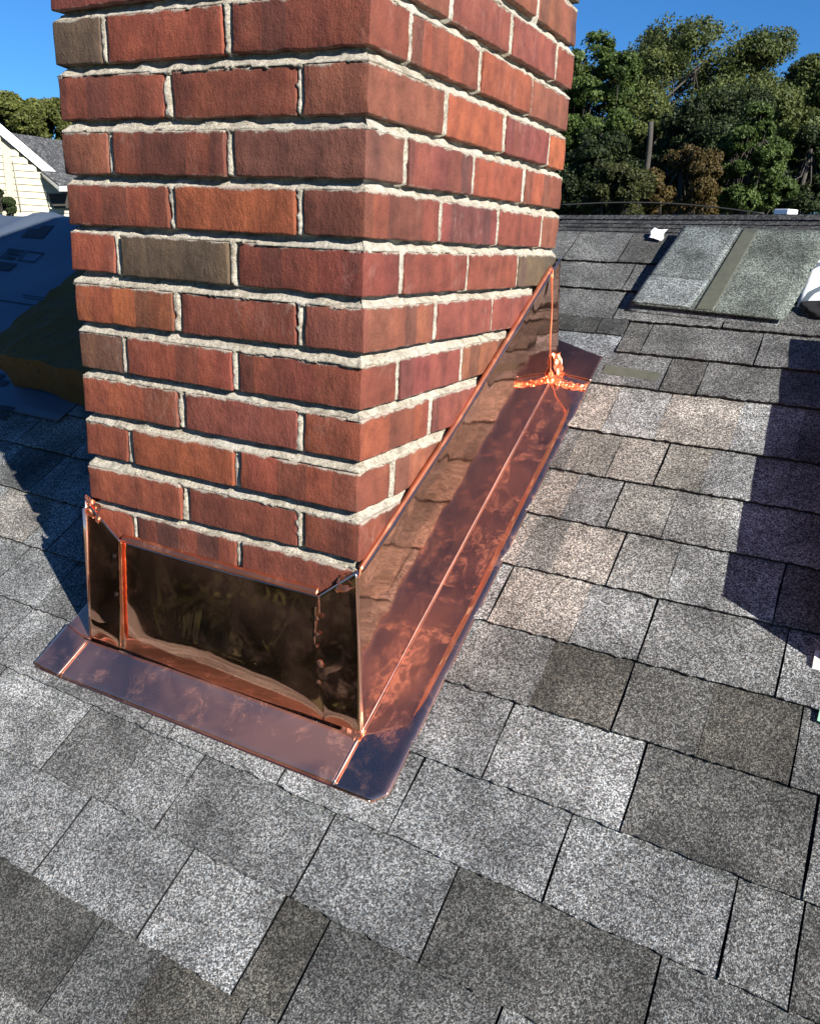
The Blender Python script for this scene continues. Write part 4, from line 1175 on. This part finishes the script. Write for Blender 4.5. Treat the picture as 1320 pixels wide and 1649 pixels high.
G_MID = leaf_mat('green_leaves', (.034, .062, .014), (.105, .150, .034))
G_DRK = leaf_mat('dark_leaves', (.012, .021, .008), (.05, .07, .022))
G_BRN = leaf_mat('brown_leaves', (.045, .036, .012), (.14, .095, .028))
G_OLD = leaf_mat('dull_olive_leaves', (.022, .028, .008), (.075, .080, .022))
G_OLV = leaf_mat('olive_leaves', (.05, .065, .014), (.17, .18, .045))
tree('tall_tree', 965, 50, 34, 150, 330, G_MID, 'tall airy green tree immediately right of the chimney against the blue sky', seed=3, lobes=20, leaves=15000, lsize=.10)
tree('spreading_tree', 1150, 34, 38, 370, 310, G_OAK, 'largest spreading oak-like tree with sky gaps above the far ridge', seed=5, lobes=26, leaves=26000, lsize=.09, shape=.88, trunk_r=.35)
tree('spreading_tree', 1345, 78, 36, 170, 330, G_OAK, 'dark spreading tree cut off by the right edge of the picture', seed=6, lobes=20, leaves=15000, lsize=.10)
tree('round_tree', 1160, 140, 31, 170, 335, G_DRK, 'dark round tree below the largest spreading tree', seed=8, lobes=20, leaves=15000, lsize=.085)
tree('bushy_tree', 1220, 165, 27, 130, 375, G_MID, 'bright green bushy tree just left of the right edge above the far roof', seed=9, lobes=22, leaves=16000, lsize=.075, shape=.8)
tree('bushy_tree', 1105, 232, 26, 150, 375, G_BRN, 'brown autumn bushy tree in the middle of the treeline', shape=.7, seed=11, lobes=26, leaves=11000, lsize=.07)
tree('bushy_tree', 960, 205, 29, 150, 375, G_DRK, 'dark green bushy tree between the chimney and the bare pole', seed=12, lobes=18, leaves=13000, lsize=.08)
tree('bushy_tree', 1000, 262, 25, 120, 375, G_OLD, 'low olive shrub-like tree in front of the bare pole', seed=13, lobes=14, leaves=9000, lsize=.07)
tree('bushy_tree', 1310, 200, 30, 120, 375, G_DRK, 'very dark low tree at the right edge behind the white vent', seed=14, lobes=14, leaves=11000, lsize=.08)
tree('bushy_tree', 1060, 170, 33, 120, 365, G_OAK, 'mid-height tree behind the brown autumn tree', seed=15, lobes=16, leaves=11000, lsize=.085)
tree('bushy_tree', 905, 120, 36, 110, 345, G_DRK, 'dark tree partly hidden behind the right side of the chimney', seed=16, lobes=14, leaves=9000, lsize=.09)
tree('yard_tree', 12, 148, 30, 120, 250, G_OLV, 'olive tree behind the cream house at the left edge', seed=21, lobes=18, leaves=12000, lsize=.08)
tree('yard_tree', 90, 158, 32, 100, 250, G_OLV, 'olive tree behind the cream house against the left side of the chimney', seed=22, lobes=16, leaves=11000, lsize=.08)
tree('yard_shrub', -2, 305, 15, 40, 372, G_DRK, 'small dark shrub before the cream house at the left edge', 'shrub', seed=23, lobes=8, leaves=3000, lsize=.04, trunk_r=.04)
# unseen trees added on the camera's side to darken what the polished copper mirrors
for i, (x, y, h, wpx) in enumerate(((-5.2, -7.0, 3.2, 0), (-9.0, -4.6, 3.6, 0), (-1.8, -9.0, 2.4, 0), (-6.0, -12.5, 6.0, 0))):
    c = Vector((x, y, 0)); r_ = c - CAM; dd = math.hypot(r_.x, r_.y)
    def tree_at(pos, Ht, Rr, mat, seed, label):
        rnd = np.random.default_rng(seed); root = empty('added_garden_tree', (pos[0], pos[1], -5.2)); tag(root, label, 'tree', 'unseen trees added for the copper to mirror')
        a, b = tube(None, [Vector((pos[0], pos[1], -5.2 + Ht * .7 * t_)) for t_ in (0, .3, .6, 1)], 1, None, seg=8, taper=[.3, .24, .18, .05]); link('trunk', mesh('trunk', a, b, True), M_BARK, root)
        nlv = 14000; d = rnd.normal(size=(nlv, 3)); d /= np.linalg.norm(d, axis=1, keepdims=True)
        P = np.array([pos[0], pos[1], -5.2 + Ht * .58]) + d * rnd.uniform(.55, 1.0, nlv)[:, None] * np.array([Rr, Rr, Ht * .42]) * (1 + .25 * np.sin(d[:, :1] * 7) * np.cos(d[:, 2:] * 6))
        a_ = rnd.normal(size=(nlv, 3)) * .22; b_ = rnd.normal(size=(nlv, 3)) * .15
        V = np.stack([P - a_, P - b_, P + a_, P + b_], 1).reshape(-1, 3)
        me = bpy.data.meshes.new('crown'); me.vertices.add(len(V)); me.vertices.foreach_set('co', V.reshape(-1).astype(np.float32)); me.loops.add(nlv * 4); me.loops.foreach_set('vertex_index', np.arange(nlv * 4, dtype=np.int32)); me.polygons.add(nlv)
        me.polygons.foreach_set('loop_start', np.arange(0, nlv * 4, 4, dtype=np.int32)); me.polygons.foreach_set('loop_total', np.full(nlv, 4, np.int32)); me.update(); link('crown', me, mat, root)
    tree_at((x, y), h + 3, 2.9, (G_DRK, G_MID, G_OAK, G_OLV)[i], 50 + i, ('added dark green tree beyond the eave mirrored in the copper apron', 'added oak-like tree farthest left beyond the eave', 'added dark tree nearest the camera side beyond the eave', 'added olive tree down in the yard left of the eave')[i])
# the wood far beyond the lots, one dark mass
NLF = 60000
ang = rng.uniform(-1.6, .62, NLF); ds = rng.uniform(60, 78, NLF)
hh = 4.6 + 1.5 * np.sin(ang * 23) + 1.1 * np.sin(ang * 57 + 1); zz = -5.2 + (hh + 4.0) * rng.uniform(0, 1, NLF) ** .8
P = np.stack([np.sin(ang) * ds, np.cos(ang) * ds, zz], 1); a_ = rng.normal(size=(NLF, 3)) * .5; b_ = rng.normal(size=(NLF, 3)) * .35
V = np.stack([P - a_, P - b_, P + a_, P + b_], 1).reshape(-1, 3)
me = bpy.data.meshes.new('far_wood'); me.vertices.add(len(V)); me.vertices.foreach_set('co', V.reshape(-1).astype(np.float32)); me.loops.add(NLF * 4); me.loops.foreach_set('vertex_index', np.arange(NLF * 4, dtype=np.int32)); me.polygons.add(NLF)
me.polygons.foreach_set('loop_start', np.arange(0, NLF * 4, 4, dtype=np.int32)); me.polygons.foreach_set('loop_total', np.full(NLF, 4, np.int32)); me.update()
o = link('far_wood', me, G_DRK); tag(o, 'dark distant wood closing the horizon behind the nearer trees', 'woodland', kind='stuff')
# bare pole / ivy trunk
pt = at_dist(1047, 196, 28); pb = at_dist(1034, 345, 28)
d_ = (pt - pb); pbase = pb - d_ * .9
pole = tube('dead_trunk', [pbase + (pt - pbase) * t_ + Vector((.03 * math.sin(t_ * 9), 0, 0)) for t_ in np.linspace(0, 1, 12)], .1, plain('pale_dead_bark', (.065, .058, .048), .9, 0, 9, .5, .01), None, 8, taper=[.12 - .004 * i for i in range(12)])
tag(pole, 'tall grey dead tree trunk standing bare in front of the treeline', 'tree trunk')
# service cable strung low before the trees
cpts = []
for i in range(31):
    t_ = i / 30; q = at_dist(900 + 330 * t_, 330 + 14 * t_ - 10 * math.sin(math.pi * t_), 22); cpts.append(q)
cab = tube('service_cable', cpts, .02, plain('cable_black', (.01, .01, .01), .6), None, 6); tag(cab, 'black service cable sagging low before the brown trees', 'cable')
print('shingles', n_sh, 'bricks', nb, 'far tabs', cnt)
